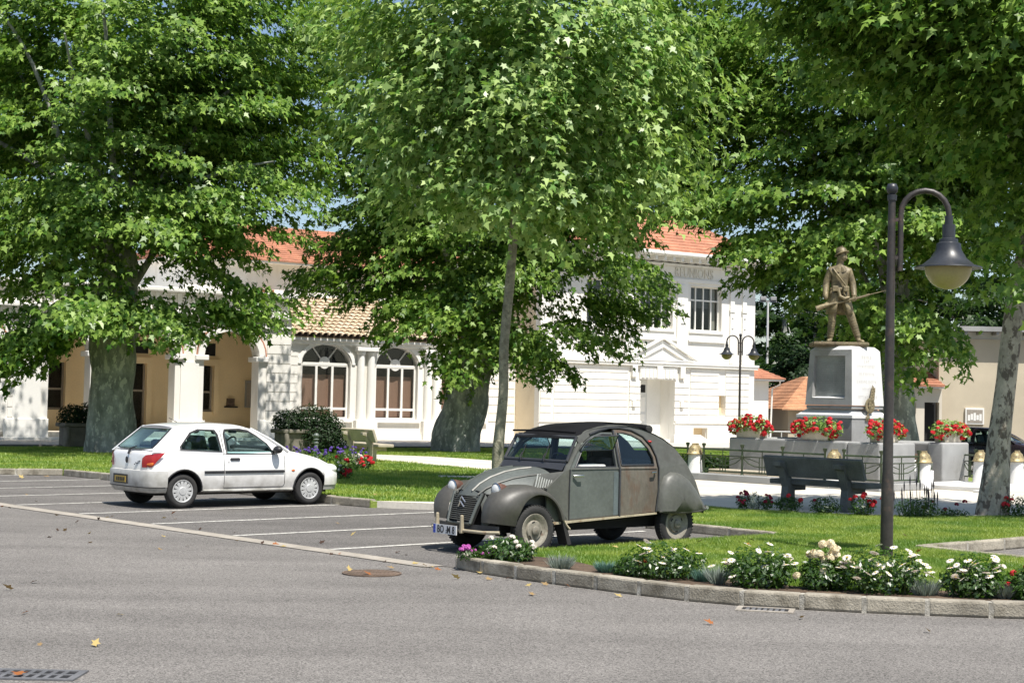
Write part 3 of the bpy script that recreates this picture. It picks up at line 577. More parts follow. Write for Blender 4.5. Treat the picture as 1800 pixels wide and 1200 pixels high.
ha = house_frame((14.9, 59.5, 0), 0, 'lean_to_annexe', 'small white annexe with red tiled roof and dark doorway')
MB().panel(rect(0, 1.44, 0, 2.68), [rect(.78, 1.34, .1, 2.16), rect(.14, .46, 1.72, 2.14)], lambda a, b, d: Vector((a, d, b)), .25).obj('wall', mBEIGEW, ha)
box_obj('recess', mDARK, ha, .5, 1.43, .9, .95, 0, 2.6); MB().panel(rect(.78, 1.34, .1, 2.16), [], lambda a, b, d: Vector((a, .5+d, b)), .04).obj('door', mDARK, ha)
wn = MB()
for k in range(3): wn.box(.14+k*.145, .165+k*.145, .1, .14, 1.72, 2.14)
for z in (1.72, 1.92, 2.115): wn.box(.165, .43, .101, .139, z, z+.025)
wn = wn.obj('window', mFRAMEW, ha); box_obj('pane', mGLASS, wn, .165, .44, .115, .122, 1.74, 2.12)
box_obj('eaves_board', mWHITE2, ha, -.1, 1.44, -.3, -.02, 2.69, 2.77); 
mb = MB()
for i in range(6): a, b = i/6, (i+1)/6; mb.add([(-.15, -.35+2.6*a, 2.8+.62*a+.04), (1.45, -.35+2.6*a, 2.8+.62*a+.04), (1.45, -.35+2.6*b, 2.8+.62*b), (-.15, -.35+2.6*b, 2.8+.62*b), (-.15, -.35+2.6*a, 2.75+.62*a), (1.45, -.35+2.6*a, 2.75+.62*a)], [(0, 1, 2, 3), (4, 5, 1, 0)])
mb.obj('roof', mREDTILE, ha)
hs = house_frame((TH(53.5, -57.).x, TH(53.5, -57.).y, 0), TF, 'side_annexe', 'low white annexe with red hipped roof beside the two storey wing')
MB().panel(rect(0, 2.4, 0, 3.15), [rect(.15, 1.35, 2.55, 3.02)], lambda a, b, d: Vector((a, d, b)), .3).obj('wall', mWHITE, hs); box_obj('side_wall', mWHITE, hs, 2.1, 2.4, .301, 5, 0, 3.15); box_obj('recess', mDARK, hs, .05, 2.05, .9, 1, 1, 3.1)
wn = MB().box(.15, .22, .12, .18, 2.55, 3.02).box(1.28, 1.35, .12, .18, 2.55, 3.02).box(.55, .6, .12, .18, 2.62, 2.96).box(.22, 1.28, .121, .179, 2.55, 2.62).box(.22, 1.28, .121, .179, 2.96, 3.02).obj('window', mFRAMEW, hs)
box_obj('pane', mGLASS, wn, .22, 1.28, .15, .157, 2.62, 2.96); box_obj('curtain', mCURT, wn, .6, 1.3, .35, .37, 2.56, 3.0)
box_obj('eaves_board', mWHITE2, hs, -.1, 3.0, -.5, 5.4, 3.16, 3.26); hip('roof', -.1, 3.05, -.55, 5.5, 3.27, .75, mREDTILE, 1.4, hs, rows=7)
MB().tube([(2.9, -.3, 3.2), (2.9, -.28, 3.0), (2.55, -.1, 2.8), (2.5, -.06, .2)], .045, 8).obj('downpipe', mWHITE2, hs)
hr = house_frame((15.2, 80, 0), .35, 'distant_house', 'distant house with broad orange tiled roof behind the monument')
box_obj('wall', mBEIGE, hr, -1.2, 6, 0, 6, 0, 1.75); hip('roof', -1.9, 6.6, -.6, 6.6, 1.76, 1.75, M('orange roof tiles', (.50, .26, .14), .85, .2, 1.5, 12, .3, 30), 3.4, hr, rows=22)
# ------------------------------------------------------------ trees
def leaf_shape(kind):
    if kind == 'plane': return np.array([(0, 0, 0), (0, -.02, 0), (.30, -.10, 0), (.20, .16, .03), (.52, .34, -.02), (.22, .46, .03), (0, 1.0, -.08), (-.22, .46, .03), (-.52, .34, -.02), (-.20, .16, .03), (-.30, -.10, 0)])[1:]
    if kind == 'three': return np.array([(0, 0, 0), (.42, .12, -.03), (.20, .40, .03), (0, 1., -.06), (-.20, .40, .03), (-.42, .12, -.03)])
    return np.array([(0, 0, 0), (.22, .45, .02), (0, 1., -.05), (-.22, .45, .02)])
def leaves(P, Nrm, D, size, shape):      # positions, normals, tip directions, sizes -> V, F (each leaf one n-gon)
    n = len(P); Nrm = Nrm/np.linalg.norm(Nrm, axis=1, keepdims=True); D = D-Nrm*(D*Nrm).sum(1, keepdims=True); D = D/np.maximum(np.linalg.norm(D, axis=1, keepdims=True), 1e-6)
    Xa = np.cross(D, Nrm); k = len(shape)
    curl = RNG.uniform(.3, 1.8, (n, 1, 1))
    V = P[:, None]+size[:, None, None]*(Xa[:, None]*shape[None, :, :1]+D[:, None]*shape[None, :, 1:2]+Nrm[:, None]*shape[None, :, 2:3]*curl*2)
    return V.reshape(-1, 3), np.arange(n*k).reshape(n, k)
def unit(v): return v/np.maximum(np.linalg.norm(v, axis=-1, keepdims=True), 1e-6)
def spray(centres, base, per, L, W, size, droop=.35, up=.9, thick=.10, sjit=.3, tilt=1.):
    """flat drooping sprays of leaves, one at each centre, pointing away from BASE (the crown's axis)"""
    n = len(centres); c = np.repeat(centres, per, 0); out = centres-base; out[:, 2] *= .25; out = unit(out+RNG.normal(0, .25, out.shape)*[1, 1, .3])
    o = np.repeat(out, per, 0); side = unit(np.cross(o, [0, 0, 1.])); u = RNG.uniform(-.5, .7, len(c)); v = RNG.normal(0, .45, len(c))*(1.05-np.abs(u)); 
    s = np.repeat(RNG.uniform(.7, 1.35, n), per); P = c+o*(u*L*s)[:, None]+side*(v*W*s)[:, None]
    P[:, 2] += -droop*(np.maximum(u, -.1)**2)*L*s*1.2-.25*np.abs(v)*W*s*.5+RNG.normal(0, thick, len(c))
    N = np.array([0, 0, up*tilt])+o*.85+RNG.normal(0, .55, P.shape); D = o*.8+side*(v*1.2)[:, None]+RNG.normal(0, .5, P.shape)+np.array([0, 0, -.35])
    return P, N, D, size*RNG.uniform(1-sjit, 1+sjit, len(c))
def crown_centres(ells, n, shell=.55):
    out = []; vol = np.array([e[3]*e[4]*e[5] for e in ells])**.75; vol = vol/vol.sum()
    for e, q in zip(ells, vol):
        m = max(4, int(n*q)); d = unit(RNG.normal(0, 1, (m, 3))); r = RNG.uniform(shell**3, 1, m)**(1/3); r[:m//4] = RNG.uniform(.15, 1, m//4)
        # lumpy outline
        l = 1+.13*np.sin(d[:, 0]*5+e[0])*np.sin(d[:, 1]*4+e[1])+.12*np.sin(d[:, 2]*7+e[0]*2+d[:, 0]*4)
        out.append(np.array(e[:3])+d*(r*l)[:, None]*np.array(e[3:6]))
    return np.vstack(out)
def trunk_mesh(path, rad, n=32, lump=.06, seed=0):
    P = smooth_path(path, .12); T = np.linspace(0, 1, len(P)); rr = np.interp(T, np.linspace(0, 1, len(rad)), rad); mb = MB(); rows = []
    rs = np.random.default_rng(seed); ph = rs.uniform(0, 6, 6)
    for i, p in enumerate(P):
        row = []
        for k in range(n+1):
            a = 2*PI*k/n; z = p.z
            q = 1+lump*(.45*math.sin(9*a+z*6+ph[4])*math.sin(z*5.1+ph[5]+2*a)+math.sin(3*a+z*1.3+ph[0])+.8*math.sin(2*a-z*2.1+ph[1])+.6*math.sin(5*a+z*3.7+ph[2])+.5*math.sin(z*4.1+ph[3]+a))
            row.append(p+Vector((math.cos(a), math.sin(a), 0))*rr[i]*q)
        rows.append(row)
    return mb.grid(rows)
def tree(label, base, tpath, trad, ells, n, per, L, W, size, leaf, bark, shape='plane', name='plane_tree', group=None, lump=.06, limbs=10, extra=(), droop=.35, cat='tree', shell=.55, seed=1, axis_z=None, thick=.15, rmin=.05):
    t = empty(name, base, 0, label, cat, group); B = Vector(base)
    tp = [Vector(p)-B for p in tpath]
    mb = trunk_mesh(tp, trad, lump=lump, seed=seed); mb.obj('trunk', bark, t, ang=80, merge=True)
    rs = random.Random(seed)
    top = tp[-1]; e0 = max(ells, key=lambda e: e[3]*e[4]*e[5])
    for i in range(limbs):
        k = rs.uniform(.55, 1.); p0 = tp[0].lerp(tp[-1], 1) if k > .95 else tp[max(0, int(k*(len(tp)-1)))]
        a = 2*PI*i/limbs+rs.uniform(-.3, .3); f = rs.uniform(.55, .85); q = Vector((e0[0], e0[1], e0[2]))-B+Vector((math.cos(a)*e0[3]*f, math.sin(a)*e0[4]*f, e0[5]*rs.uniform(-.35, .55)))
        st = top if rs.random() < .7 else tp[-2] if len(tp) > 2 else top
        m1 = st.lerp(q, .35)+Vector((0, 0, .10*(q-st).length)); m2 = st.lerp(q, .7)+Vector((rs.uniform(-.3, .3), rs.uniform(-.3, .3), .08*(q-st).length))
        r0 = trad[-1]*rs.uniform(.28, .48); MB().tube(smooth_path([st-Vector((0, 0, .15)), m1, m2, q], .5), list(np.linspace(r0, rmin*.5, len(smooth_path([st-Vector((0, 0, .15)), m1, m2, q], .5)))), 8).obj('limb', bark, t, ang=60)
    Cc = crown_centres(ells, n, shell); ax = np.array([e0[0], e0[1], e0[2]-1.0])
    if len(extra): Cc = np.vstack([Cc, np.array(extra, float)])
    P, N, D, sz = spray(Cc, ax, per, L, W, size, droop, thick=thick); V, F = leaves(P, N, D, sz, leaf_shape(shape))
    o = link('crown', np_mesh('crown', V-np.array(B), F), leaf, t); return t
PY = lambda px, py, Y: np.array(ray(px, py))*Y+np.array([0, 0, CAMH])   # world point on a sight line at a distance
# left old plane
def hang(pts, Y, n, sp=.5, dy=1.5):
    out = []
    for (px, py) in pts:
        p = PY(px, py, Y)
        for i in range(n): out.append(p+RNG.normal(0, 1, 3)*[sp, dy, sp*.5])
    return out
bl = U(192, 795, .12); Yl = bl.y
tree('old plane tree with very thick pale knobbly trunk beside the white car', bl, [bl, bl+Vector((0, 0, .35)), bl+Vector((.02, 0, 1.2)), bl+Vector((.05, 0, 2.6)), bl+Vector((.05, .1, 4.2)), bl+Vector((.1, .1, 6))], [.72, .66, .62, .66, .62, .42],
     [(-11.9, Yl, 10.4, 7.0, 5.6, 6.2), (-7.6, Yl+.3, 13.2, 3.2, 3.5, 2.6), (-15, Yl, 13.2, 3.4, 3.5, 2.6), (-10.6, Yl+2.5, 11.5, 4.5, 3, 4.6), (-15.5, Yl-.5, 8.5, 4.4, 4.5, 3.5), (-9.0, Yl-.5, 7.3, 2.4, 3.6, 2.2), (-12, Yl-1.5, 6.5, 5.0, 3.6, 1.3), (-8.4, Yl, 9.8, 2.4, 3, 3.0)], 600, 150, 1.6, 1.25, .185, LEAF_A, mBARK, lump=.055, seed=3, droop=.3, thick=.11,
     extra=hang([(40, 600), (20, 570), (120, 550), (250, 555), (300, 570), (370, 545), (420, 555), (470, 545), (330, 560), (200, 545), (450, 530), (60, 580), (90, 600), (110, 580), (20, 610), (50, 620)], Yl-1.2, 3, .35)+hang([(20, 230), (320, 170), (370, 230), (330, 120), (400, 200), (300, 230), (450, 180), (60, 100), (30, 260), (180, 200), (250, 120)], Yl+2.5, 6, .8))
bm_ = U(802, 793, .12); Ym = bm_.y
tree('old plane tree with broad leaning trunk before the tiled annexe', bm_, [bm_, bm_+Vector((.03, 0, .35)), bm_+Vector((.10, 0, .9)), bm_+Vector((.36, 0, 2.2)), bm_+Vector((.68, 0, 3.8)), bm_+Vector((.8, 0, 6))], [.90, .76, .68, .58, .54, .42],
     [(-.8, Ym, 10.2, 6.3, 5.4, 5.2), (-4.4, Ym-.3, 9.4, 2.9, 3.6, 2.6), (-4.6, Ym, 13.0, 3.0, 3.4, 2.8), (4.2, Ym, 12.6, 2.6, 3.2, 2.6), (-2.9, Ym-.3, 7.2, 2.6, 3.2, 1.9), (1.9, Ym-.3, 7.8, 2.4, 3.4, 2.2), (-.5, Ym+3, 11.5, 6.2, 2.5, 4.5), (.4, Ym-.5, 6.0, 3.2, 3.3, 1.5), (1.0, Ym+1, 11.3, 3.7, 4, 3.8)], 560, 148, 1.6, 1.25, .185, LEAF_A, mBARK, lump=.06, seed=5, droop=.3, thick=.11,
     extra=hang([(575, 480), (610, 500), (700, 540), (740, 570), (720, 520), (650, 510), (940, 610), (950, 625), (1000, 590), (1060, 575), (1090, 545), (1100, 520), (835, 610), (825, 615), (840, 620), (640, 470), (900, 590), (1090, 530), (1110, 490), (800, 490), (830, 520), (860, 560), (790, 550), (820, 560), (870, 500), (840, 480), (770, 520), (850, 570), (680, 500), (640, 440), (700, 470), (1100, 450)], Ym-1.0, 4, .35))
br = Vector((10.9, 44.0, .12))
tree('old plane tree half hidden behind the monument and lamp post', br, [br, br+Vector((0, 0, .4)), br+Vector((-.05, 0, 1.6)), br+Vector((-.1, 0, 3.2)), br+Vector((-.2, 0, 5.5))], [.62, .48, .43, .40, .34],
     [(10.4, 44.2, 10.6, 5.0, 5.2, 5.2), (6.9, 43.8, 10.2, 2.7, 3.6, 3.0), (5.6, 44, 12.2, 2.4, 3.4, 3.2), (12.6, 43.2, 8.6, 4.4, 4, 3.0), (9.9, 43, 7.0, 3.4, 3.4, 1.6)], 520, 148, 1.55, 1.2, .185, LEAF_A, mBARK, seed=8, droop=.3, thick=.11,
     extra=hang([(1320, 430), (1335, 450), (1540, 560), (1590, 575), (1620, 560), (1660, 575), (1560, 540), (1500, 530), (1450, 500), (1400, 460), (1200, 340), (1230, 355), (1190, 320), (1260, 350), (1225, 375), (1285, 375), (1180, 290), (1210, 320), (1300, 370), (1585, 620)], 43., 3, .3))
by_ = Vector((-.22, 30.9, .12))
tree('slim young plane tree with bright crown rising behind the grey car', by_, [by_, Vector((-.23, 30.9, .9)), Vector((-.15, 30.95, 2.0)), Vector((-.15, 30.95, 3.0)), Vector((-.06, 31, 4.3)), Vector((.02, 31, 6.0)), Vector((.14, 31, 8.2)), Vector((.2, 31, 10.5))], [.125, .098, .094, .09, .085, .075, .06, .04],
     [(.05, 31, 8.8, 3.3, 3.0, 3.9), (-1.5, 30.6, 7.3, 2.1, 2.0, 1.7), (1.6, 30.5, 7.0, 2.0, 2.0, 1.9), (0, 30.2, 5.9, 1.9, 1.6, .8), (0, 30.5, 9.6, 3.5, 2.6, 2.6), (-2.6, 31, 8.6, 1.5, 1.6, 1.6), (2.7, 31, 8.2, 1.5, 1.6, 1.7), (2.2, 30.6, 6.0, 1.3, 1.4, .9), (-1.9, 30.4, 6.2, 1.2, 1.4, .8)], 500, 56, 1.05, .78, .165, LEAF_B, mBARK3, lump=.03, limbs=14, seed=11, shell=.35, thick=.24, rmin=.03, droop=.28)
rt = U(1745, 905, .12)
tree('plane tree with spotted pale trunk leaning right beside the lamp post', rt, [rt, rt+Vector((.03, 0, .3)), rt+Vector((.09, 0, 1.2)), Vector(PY(1766, 690, rt.y)), Vector(PY(1784, 540, rt.y)), Vector(PY(1815, 380, rt.y)), Vector(PY(1840, 200, rt.y))], [.27, .195, .165, .158, .152, .14, .12],
     [(9.0, 25.0, 7.9, 3.0, 2.6, 2.2), (6.7, 24.6, 8.1, 2.3, 2.0, 1.3), (5.2, 24.6, 8.7, 1.7, 1.9, 1.0), (9.3, 25.4, 5.9, 1.3, 1.4, 1.0)], 420, 66, .95, .75, .17, LEAF_A, mBARK2, lump=.035, limbs=8, seed=14, thick=.12,
     extra=hang([(1600, 150), (1640, 200), (1560, 120), (1500, 60), (1700, 250), (1770, 330), (1790, 400), (1790, 480), (1720, 280), (1660, 120), (1610, 220)], 25.0, 3, .3, .6))
# trees behind the buildings
def far_tree(label, px, top, Y, rx, kind='three', n=80, per=90, leaf=None, size=.42):
    x = ray(px, 700).x*Y; zt = PY(px, top, Y)[2]; b = Vector((x, Y, 0)); rz = zt*.46
    return tree(label, b, [b, b+Vector((0, 0, zt*.3)), b+Vector((.1, 0, zt*.6))], [.35, .28, .15], [(x, Y, zt-rz, rx, rx*.8, rz), (x+rx*.3, Y, zt*.4, rx*.9, rx*.8, zt*.33)], n, per, 1.5, 1.2, size, leaf or LEAF_C, mBARK, kind, 'broadleaf_tree', 'trees beyond the buildings', limbs=4, seed=int(px))
far_tree('dense tree close behind the floodlight pole', 1375, 420, 106, 4.2)
far_tree('tall dark tree behind the pedestal of the statue', 1450, 380, 112, 4.6)
far_tree('spreading tree behind the red roofed annexe of the beige building', 1560, 430, 98, 4.0)
far_tree('small bright green tree above the low red roof', 1628, 610, 76, 1.6, n=30, leaf=LEAF_B)
far_tree('dark tree rising over the beige building', 1690, 430, 88, 4.5)
far_tree('tree beyond the right end of the beige building', 1800, 380, 90, 5)
far_tree('low dark tree beneath the floodlight pole', 1405, 590, 100, 3.4, n=50)
def pine(label, px, top, Y, rx):
    x = ray(px, 700).x*Y; zt = PY(px, top, Y)[2]; b = Vector((x, Y, 0)); es = [(x+random.uniform(-.6, .6), Y, zt*(.35+.6*i/6), rx*(1.1-.8*i/6), rx*(1.1-.8*i/6), .55) for i in range(7)]
    return tree(label, b, [b, b+Vector((0, 0, zt*.4)), b+Vector((0, 0, zt*.95))], [.3, .22, .06], es, 70, 110, 1.2, 1.0, .3, LEAF_K, mBARK, 'blade', 'pine_tree', 'trees beyond the buildings', limbs=3, seed=int(px), droop=.2)
pine('blue green pine between the wing and the monument', 1432, 540, 96, 2.8)
pine('layered pine showing right of the statue plinth', 1500, 540, 96, 2.6)

# ------------------------------------------------------------ shrubs, flowers
def blob_leaves(ells, n, size, shape='blade', up=.6, out=.9, hollow=.35):
    V = []; vol = np.array([e[3]*e[4]*e[5] for e in ells])**.67; vol /= vol.sum(); Ps = []; Ns = []
    for e, q in zip(ells, vol):
        m = max(3, int(n*q)); d = unit(RNG.normal(0, 1, (m, 3))); r = RNG.uniform(hollow, 1.08, m)**.6; Ps.append(np.array(e[:3])+d*r[:, None]*np.array(e[3:6])); Ns.append(d*out+[0, 0, up]+RNG.normal(0, .45, d.shape))
    P = np.vstack(Ps); N = np.vstack(Ns); P[:, 2] = np.maximum(P[:, 2], .01)
    return leaves(P, N, N*.3+RNG.normal(0, 1, P.shape)+[0, 0, .3], size*RNG.uniform(.6, 1.3, len(P)), leaf_shape(shape))
def stems(n, rx, ry, h, wd, lean=.25):
    p = np.zeros((n, 3)); a = RNG.uniform(0, 2*PI, n); r = np.sqrt(RNG.uniform(0, 1, n)); p[:, 0] = np.cos(a)*r*rx; p[:, 1] = np.sin(a)*r*ry
    hh = h*RNG.uniform(.55, 1.1, n); tip = p+np.stack([np.cos(a)*r*lean*h+RNG.normal(0, .06*h, n), np.sin(a)*r*lean*h+RNG.normal(0, .06*h, n), hh], 1); b = RNG.uniform(0, 2*PI, n); dx = np.stack([np.cos(b), np.sin(b), np.zeros(n)], 1)*wd/2
    return np.stack([p-dx, p+dx, tip], 1).reshape(-1, 3), np.arange(3*n).reshape(-1, 3), tip
def join_mesh(name, parts):             # lists of (V, F) with equal k
    V = []; F = []; b = 0
    for v, f in parts: V.append(v); F.append(f+b); b += len(v)
    return np_mesh(name, np.vstack(V), np.vstack(F))
def blossom_mesh(name, r, petals=10, centre=True, mats=None, dome=.35, ball=False):
    mb = MB()
    if ball:                            # clustered umbel of small petals
        for i in range(26):
            d = unit(RNG.normal(0, 1, 3)); d[2] = abs(d[2])*.9-.1; c = Vector(d)*r*.7; n = Vector(d); u = n.orthogonal().normalized(); v = n.cross(u); q = r*.55; ro = random.uniform(0, PI)
            u, v = u*math.cos(ro)+v*math.sin(ro), v*math.cos(ro)-u*math.sin(ro); mb.add([c+u*q, c+v*q*.8+n*q*.2, c-u*q, c-v*q*.8+n*q*.2], [(0, 1, 2, 3)])
    else:
        for i in range(petals):
            a = 2*PI*i/petals; b = .5*2*PI/petals*1.05; z = r*dome*.25
            mb.add([(0, 0, z), (math.cos(a-b)*r*.7, math.sin(a-b)*r*.7, z*.9), (math.cos(a)*r, math.sin(a)*r, -z*.3), (math.cos(a+b)*r*.7, math.sin(a+b)*r*.7, z*.9)], [(0, 1, 2, 3)])
        if centre: mb.cur = 1; mb.lathe([(r*.25, r*.05), (r*.2, r*.16), (.001, r*.2)], 8, cap0=False)
    me = mb.mesh(name, fixn=False)
    for m in mats: me.materials.append(m)
    return me
mYEL = M('yellow flower heart', (.62, .42, .06), .8, .2, 20)
DAISY = blossom_mesh('blossom', .043, 11, True, [P_WHITE, mYEL]); ROSE = blossom_mesh('blossom', .05, mats=[P_CREAM], ball=True); REDB = blossom_mesh('blossom', .055, mats=[P_RED], ball=True)
MAGB = blossom_mesh('blossom', .05, mats=[P_MAG], ball=True); DREDB = blossom_mesh('blossom', .055, mats=[P_DRED], ball=True); CORAL = blossom_mesh('blossom', .05, mats=[P_ORANGE], ball=True); WROSE = blossom_mesh('blossom', .05, mats=[P_WHITE], ball=True)
PURPB = blossom_mesh('blossom', .05, mats=[P_PURP], ball=True)
def put(me, parent, P, s=1., tilt=.5):
    o = link('blossom', me, None, parent, P); o.rotation_euler = (random.uniform(-tilt, tilt)-.25, random.uniform(-tilt, tilt), random.uniform(0, 6)); o.scale = (s,)*3; return o
def shrub(name, label, P, ells, n, size, leaf, blossoms=(), shape='blade', group=None, cat='shrub', stem=0):
    t = empty(name, P, 0, label, cat, group); parts = []
    V, F = blob_leaves(ells, n, size, shape); link('foliage', np_mesh('foliage', V, F), leaf, t)
    if stem:
        e = ells[0]; V, F, _ = stems(stem, e[3]*.7, e[4]*.7, e[2]+e[5]*.6, .012); link('stem', np_mesh('stem', V, F), leaf, t)
    for me, pts, s in blossoms:
        for p in pts: put(me, t, p, s*random.uniform(.85, 1.15))
    return t
def dome_pts(e, n, lo=.1, front=.4):
    out = []
    while len(out) < n:
        d = unit(RNG.normal(0, 1, 3))
        if d[2] < lo-.3 or d[1] > front: continue
        out.append(Vector((e[0]+d[0]*e[3]*1.04, e[1]+d[1]*e[4]*1.04, max(.05, e[2]+d[2]*e[5]*1.05))))
    return out
BZ = LAWN_Z
def bed_pos(px, py): return U(px, py, BZ)
def daisy(px, py, wpx, hpx, label, nb, extra=(), leaf=LEAF_D, me=DAISY, s=1., grp='flowering shrubs along the kerb'):
    P = bed_pos(px, py); k = FPX/P.y; rw = wpx/k/2; h = hpx/k; e = [(0, 0, h*.52, rw*.86, rw*.62, h*.48), (-rw*.5, 0, h*.36, rw*.5, rw*.5, h*.36), (rw*.48, -.02, h*.38, rw*.52, rw*.5, h*.38), (0, -.1, h*.3, rw*.8, rw*.5, h*.3)]
    return shrub('flowering_shrub', label, P, e, 1900, .052, leaf, [(me, dome_pts(e[0], nb, .2), s), (me, dome_pts(e[1], nb//3, .1), s), (me, dome_pts(e[2], nb//3, .1), s)], stem=60, group=grp)
daisy(1165, 1016, 165, 66, 'white daisy shrub right of the red flower, below the rear wheel of the grey car', 10)
daisy(1335, 1032, 132, 76, 'white daisy shrub at the middle of the kerb bed with grey tufts to its left', 13)
daisy(1452, 1036, 105, 66, 'rose bush with clustered cream blooms left of the lamp post', 8, me=ROSE, s=1.05)
P = bed_pos(1450, 1030); t = [o for o in bpy.data.objects if o.get('label', '').startswith('rose bush')][0]
for i in range(11): put(ROSE, t, Vector((random.uniform(-.09, .09), random.uniform(-.1, .1), .36+random.uniform(-.09, .12))), 1.05)
daisy(1553, 1042, 160, 82, 'white daisy shrub in full bloom at the foot of the lamp post', 24)
daisy(1712, 1049, 118, 78, 'white daisy shrub furthest right along the kerb, rising over silver tufts', 17)
daisy(1802, 1054, 58, 56, 'shrub with rose red heads at the right edge of the kerb bed', 4, me=REDB, s=.62)
daisy(893, 985, 105, 42, 'low bush of small white roses before the front wheel of the grey car', 5, me=WROSE, s=.8)
daisy(1112, 1010, 70, 28, 'small leafy plant with one red head left of the daisy shrub', 2, me=CORAL, s=1.0)
def tuft(px, py, wpx, hpx, label, leaf, n=420, name='tuft_plant', cat='plant', wd=.012, grp='tufted plants in the kerb bed', pz=None):
    P = U(px, py, BZ if pz is None else pz); k = FPX/P.y; V, F, tip = stems(n, wpx/k/2*.55, wpx/k/2*.5, hpx/k, wd, .7); o = link(name, np_mesh(name, V, F), leaf); o.location = P; return meta(o, label, cat, grp)
tuft(985, 1000, 50, 26, 'grey lavender tuft at the kerb before the grey car', LEAF_S, grp=None)
tuft(1066, 1006, 44, 20, 'blue green tuft beside the red flower', LEAF_T, 500)
tuft(1235, 1022, 36, 24, 'blue green tuft beside the grey stalks, right of the first daisy shrub', LEAF_T)
tuft(1262, 1026, 40, 36, 'tall silver stalks left of the middle daisy shrub', LEAF_S, 260)
tuft(1625, 1046, 60, 32, 'silver tuft between the lamp post shrub and the right daisy shrub', LEAF_S, 420)
tuft(1768, 1052, 46, 30, 'pale silver mound near the right end of the kerb bed', LEAF_S, 600)
# magenta carpet at the nose
P = bed_pos(842, 984); e = [(-.12, 0, .06, .13, .12, .08), (.05, .02, .05, .16, .12, .06), (.26, -.05, .04, .16, .1, .05)]
shrub('carpet_flower', 'low magenta flowers at the tip of the kerb bed', P, e, 900, .035, LEAF_D, [(MAGB, [Vector((-.12+random.uniform(-.09, .09), random.uniform(-.1, .06), .12+random.uniform(-.02, .03))) for i in range(13)]+[Vector((random.uniform(.0, .4), random.uniform(-.14, .0), .08)) for i in range(8)], .62)], cat='flower')
# bed behind the bench lawn
def bedplant(px, py, label, e, n, leaf, bl=(), size=.05, name='bedding_plant'): return shrub(name, label, U(px, py, .12), e, n, size, leaf, bl, cat='plant', group='bedding plants before the bench')
bedplant(1307, 894, 'crimson plant at the left end of the bench bed', [(0, 0, .12, .12, .1, .13)], 300, LEAF_D, [(DREDB, dome_pts((0, 0, .15, .1, .1, .14), 14, 0), .7)])
bedplant(1326, 896, 'silver leaved plant between two crimson plants', [(0, 0, .14, .12, .1, .15)], 420, LEAF_S)
bedplant(1347, 897, 'crimson plant touching the left leg of the bench', [(0, 0, .12, .1, .1, .12)], 260, LEAF_D, [(DREDB, dome_pts((0, 0, .13, .09, .1, .12), 8, 0), .7)])
bedplant(1385, 899, 'dark leafy plant with a red head below the left half of the bench', [(0, 0, .12, .25, .14, .14)], 700, LEAF_D, [(REDB, [Vector((0, -.05, .27)), Vector((.2, -.04, .2))], .85)])
bedplant(1450, 903, 'green plant below the right half of the bench', [(0, 0, .13, .26, .14, .16)], 700, LEAF_D, [(DREDB, [Vector((-.18, -.05, .22))], .7)])
bedplant(1515, 906, 'red geranium beneath the right end of the bench', [(0, 0, .15, .22, .16, .17)], 700, LEAF_D, [(REDB, dome_pts((0, 0, .18, .2, .14, .16), 8, .2)+[Vector((.33, 0, .27))], .9)])
V, F, tip = stems(70, .28, .12, .52, .012, .3); t = bedplant(1612, 909, 'dark salvia with upright seed spikes right of the lamp post', [(0, 0, .14, .36, .16, .18)], 1000, LEAF_D); link('stem', np_mesh('stem', V, F), LEAF_D, t)
mSPIKE = M('dark seed spike', (.035, .022, .04), .8, .3)
for i in range(17):
    p = tip[i*3]; MB().lathe([(.003, -.20), (.004, -.06), (.011, .0), (.012, .06), (.007, .10), (.002, .13)], 6).obj('flower_spike', mSPIKE, t, loc=Vector(p))
bedplant(1672, 908, 'scattered red heads between the salvia and the leaning plane tree', [(0, 0, .06, .3, .12, .07)], 380, LEAF_D, [(DREDB, [Vector((-.32, 0, .24)), Vector((-.1, 0, .12)), Vector((.1, .05, .2)), Vector((-.45, 0, .14)), Vector((.22, 0, .25))], .8)])
bedplant(1790, 908, 'red flowering plant right of the leaning plane tree', [(0, 0, .16, .26, .16, .2)], 700, LEAF_D, [(REDB, dome_pts((0, 0, .18, .24, .14, .2), 8, .1), .9)])
# flower bed by the left bench
def lbed(px, py, label, e, n, leaf, bl=(), size=.08): return shrub('bedding_plant', label, U(px, py, .12), e, n, size, leaf, bl, cat='plant', group='bedding plants by the left bench')
lbed(545, 815, 'row of violet lavender before the stone planter', [(0, 0, .18, .85, .25, .2)], 800, LEAF_D, [(PURPB, [Vector((random.uniform(-.85, .85), random.uniform(-.2, .1), .32+random.uniform(-.08, .12))) for i in range(46)], .9)])
lbed(612, 812, 'violet lavender in front of the left bench', [(0, 0, .16, .5, .25, .2)], 500, LEAF_D, [(PURPB, [Vector((random.uniform(-.5, .5), random.uniform(-.2, .1), .3+random.uniform(-.08, .12))) for i in range(26)], .9)])
lbed(610, 828, 'bright green plant with mixed blooms ahead of the white car', [(0, 0, .2, .32, .25, .24)], 600, LEAF_B, [(REDB, dome_pts((0, 0, .2, .3, .2, .22), 5, 0), .9), (WROSE, dome_pts((0, 0, .2, .3, .2, .22), 3, 0), .9)])
lbed(627, 823, 'white flowering plant left of the red one by the left bench', [(0, 0, .15, .17, .15, .17)], 240, LEAF_D, [(WROSE, dome_pts((0, 0, .16, .16, .14, .18), 22, 0), .9)])
lbed(644, 824, 'red flowering plant nearest the left bench', [(0, 0, .13, .17, .15, .15)], 220, LEAF_D, [(REDB, dome_pts((0, 0, .14, .16, .14, .17), 20, 0), .95)])
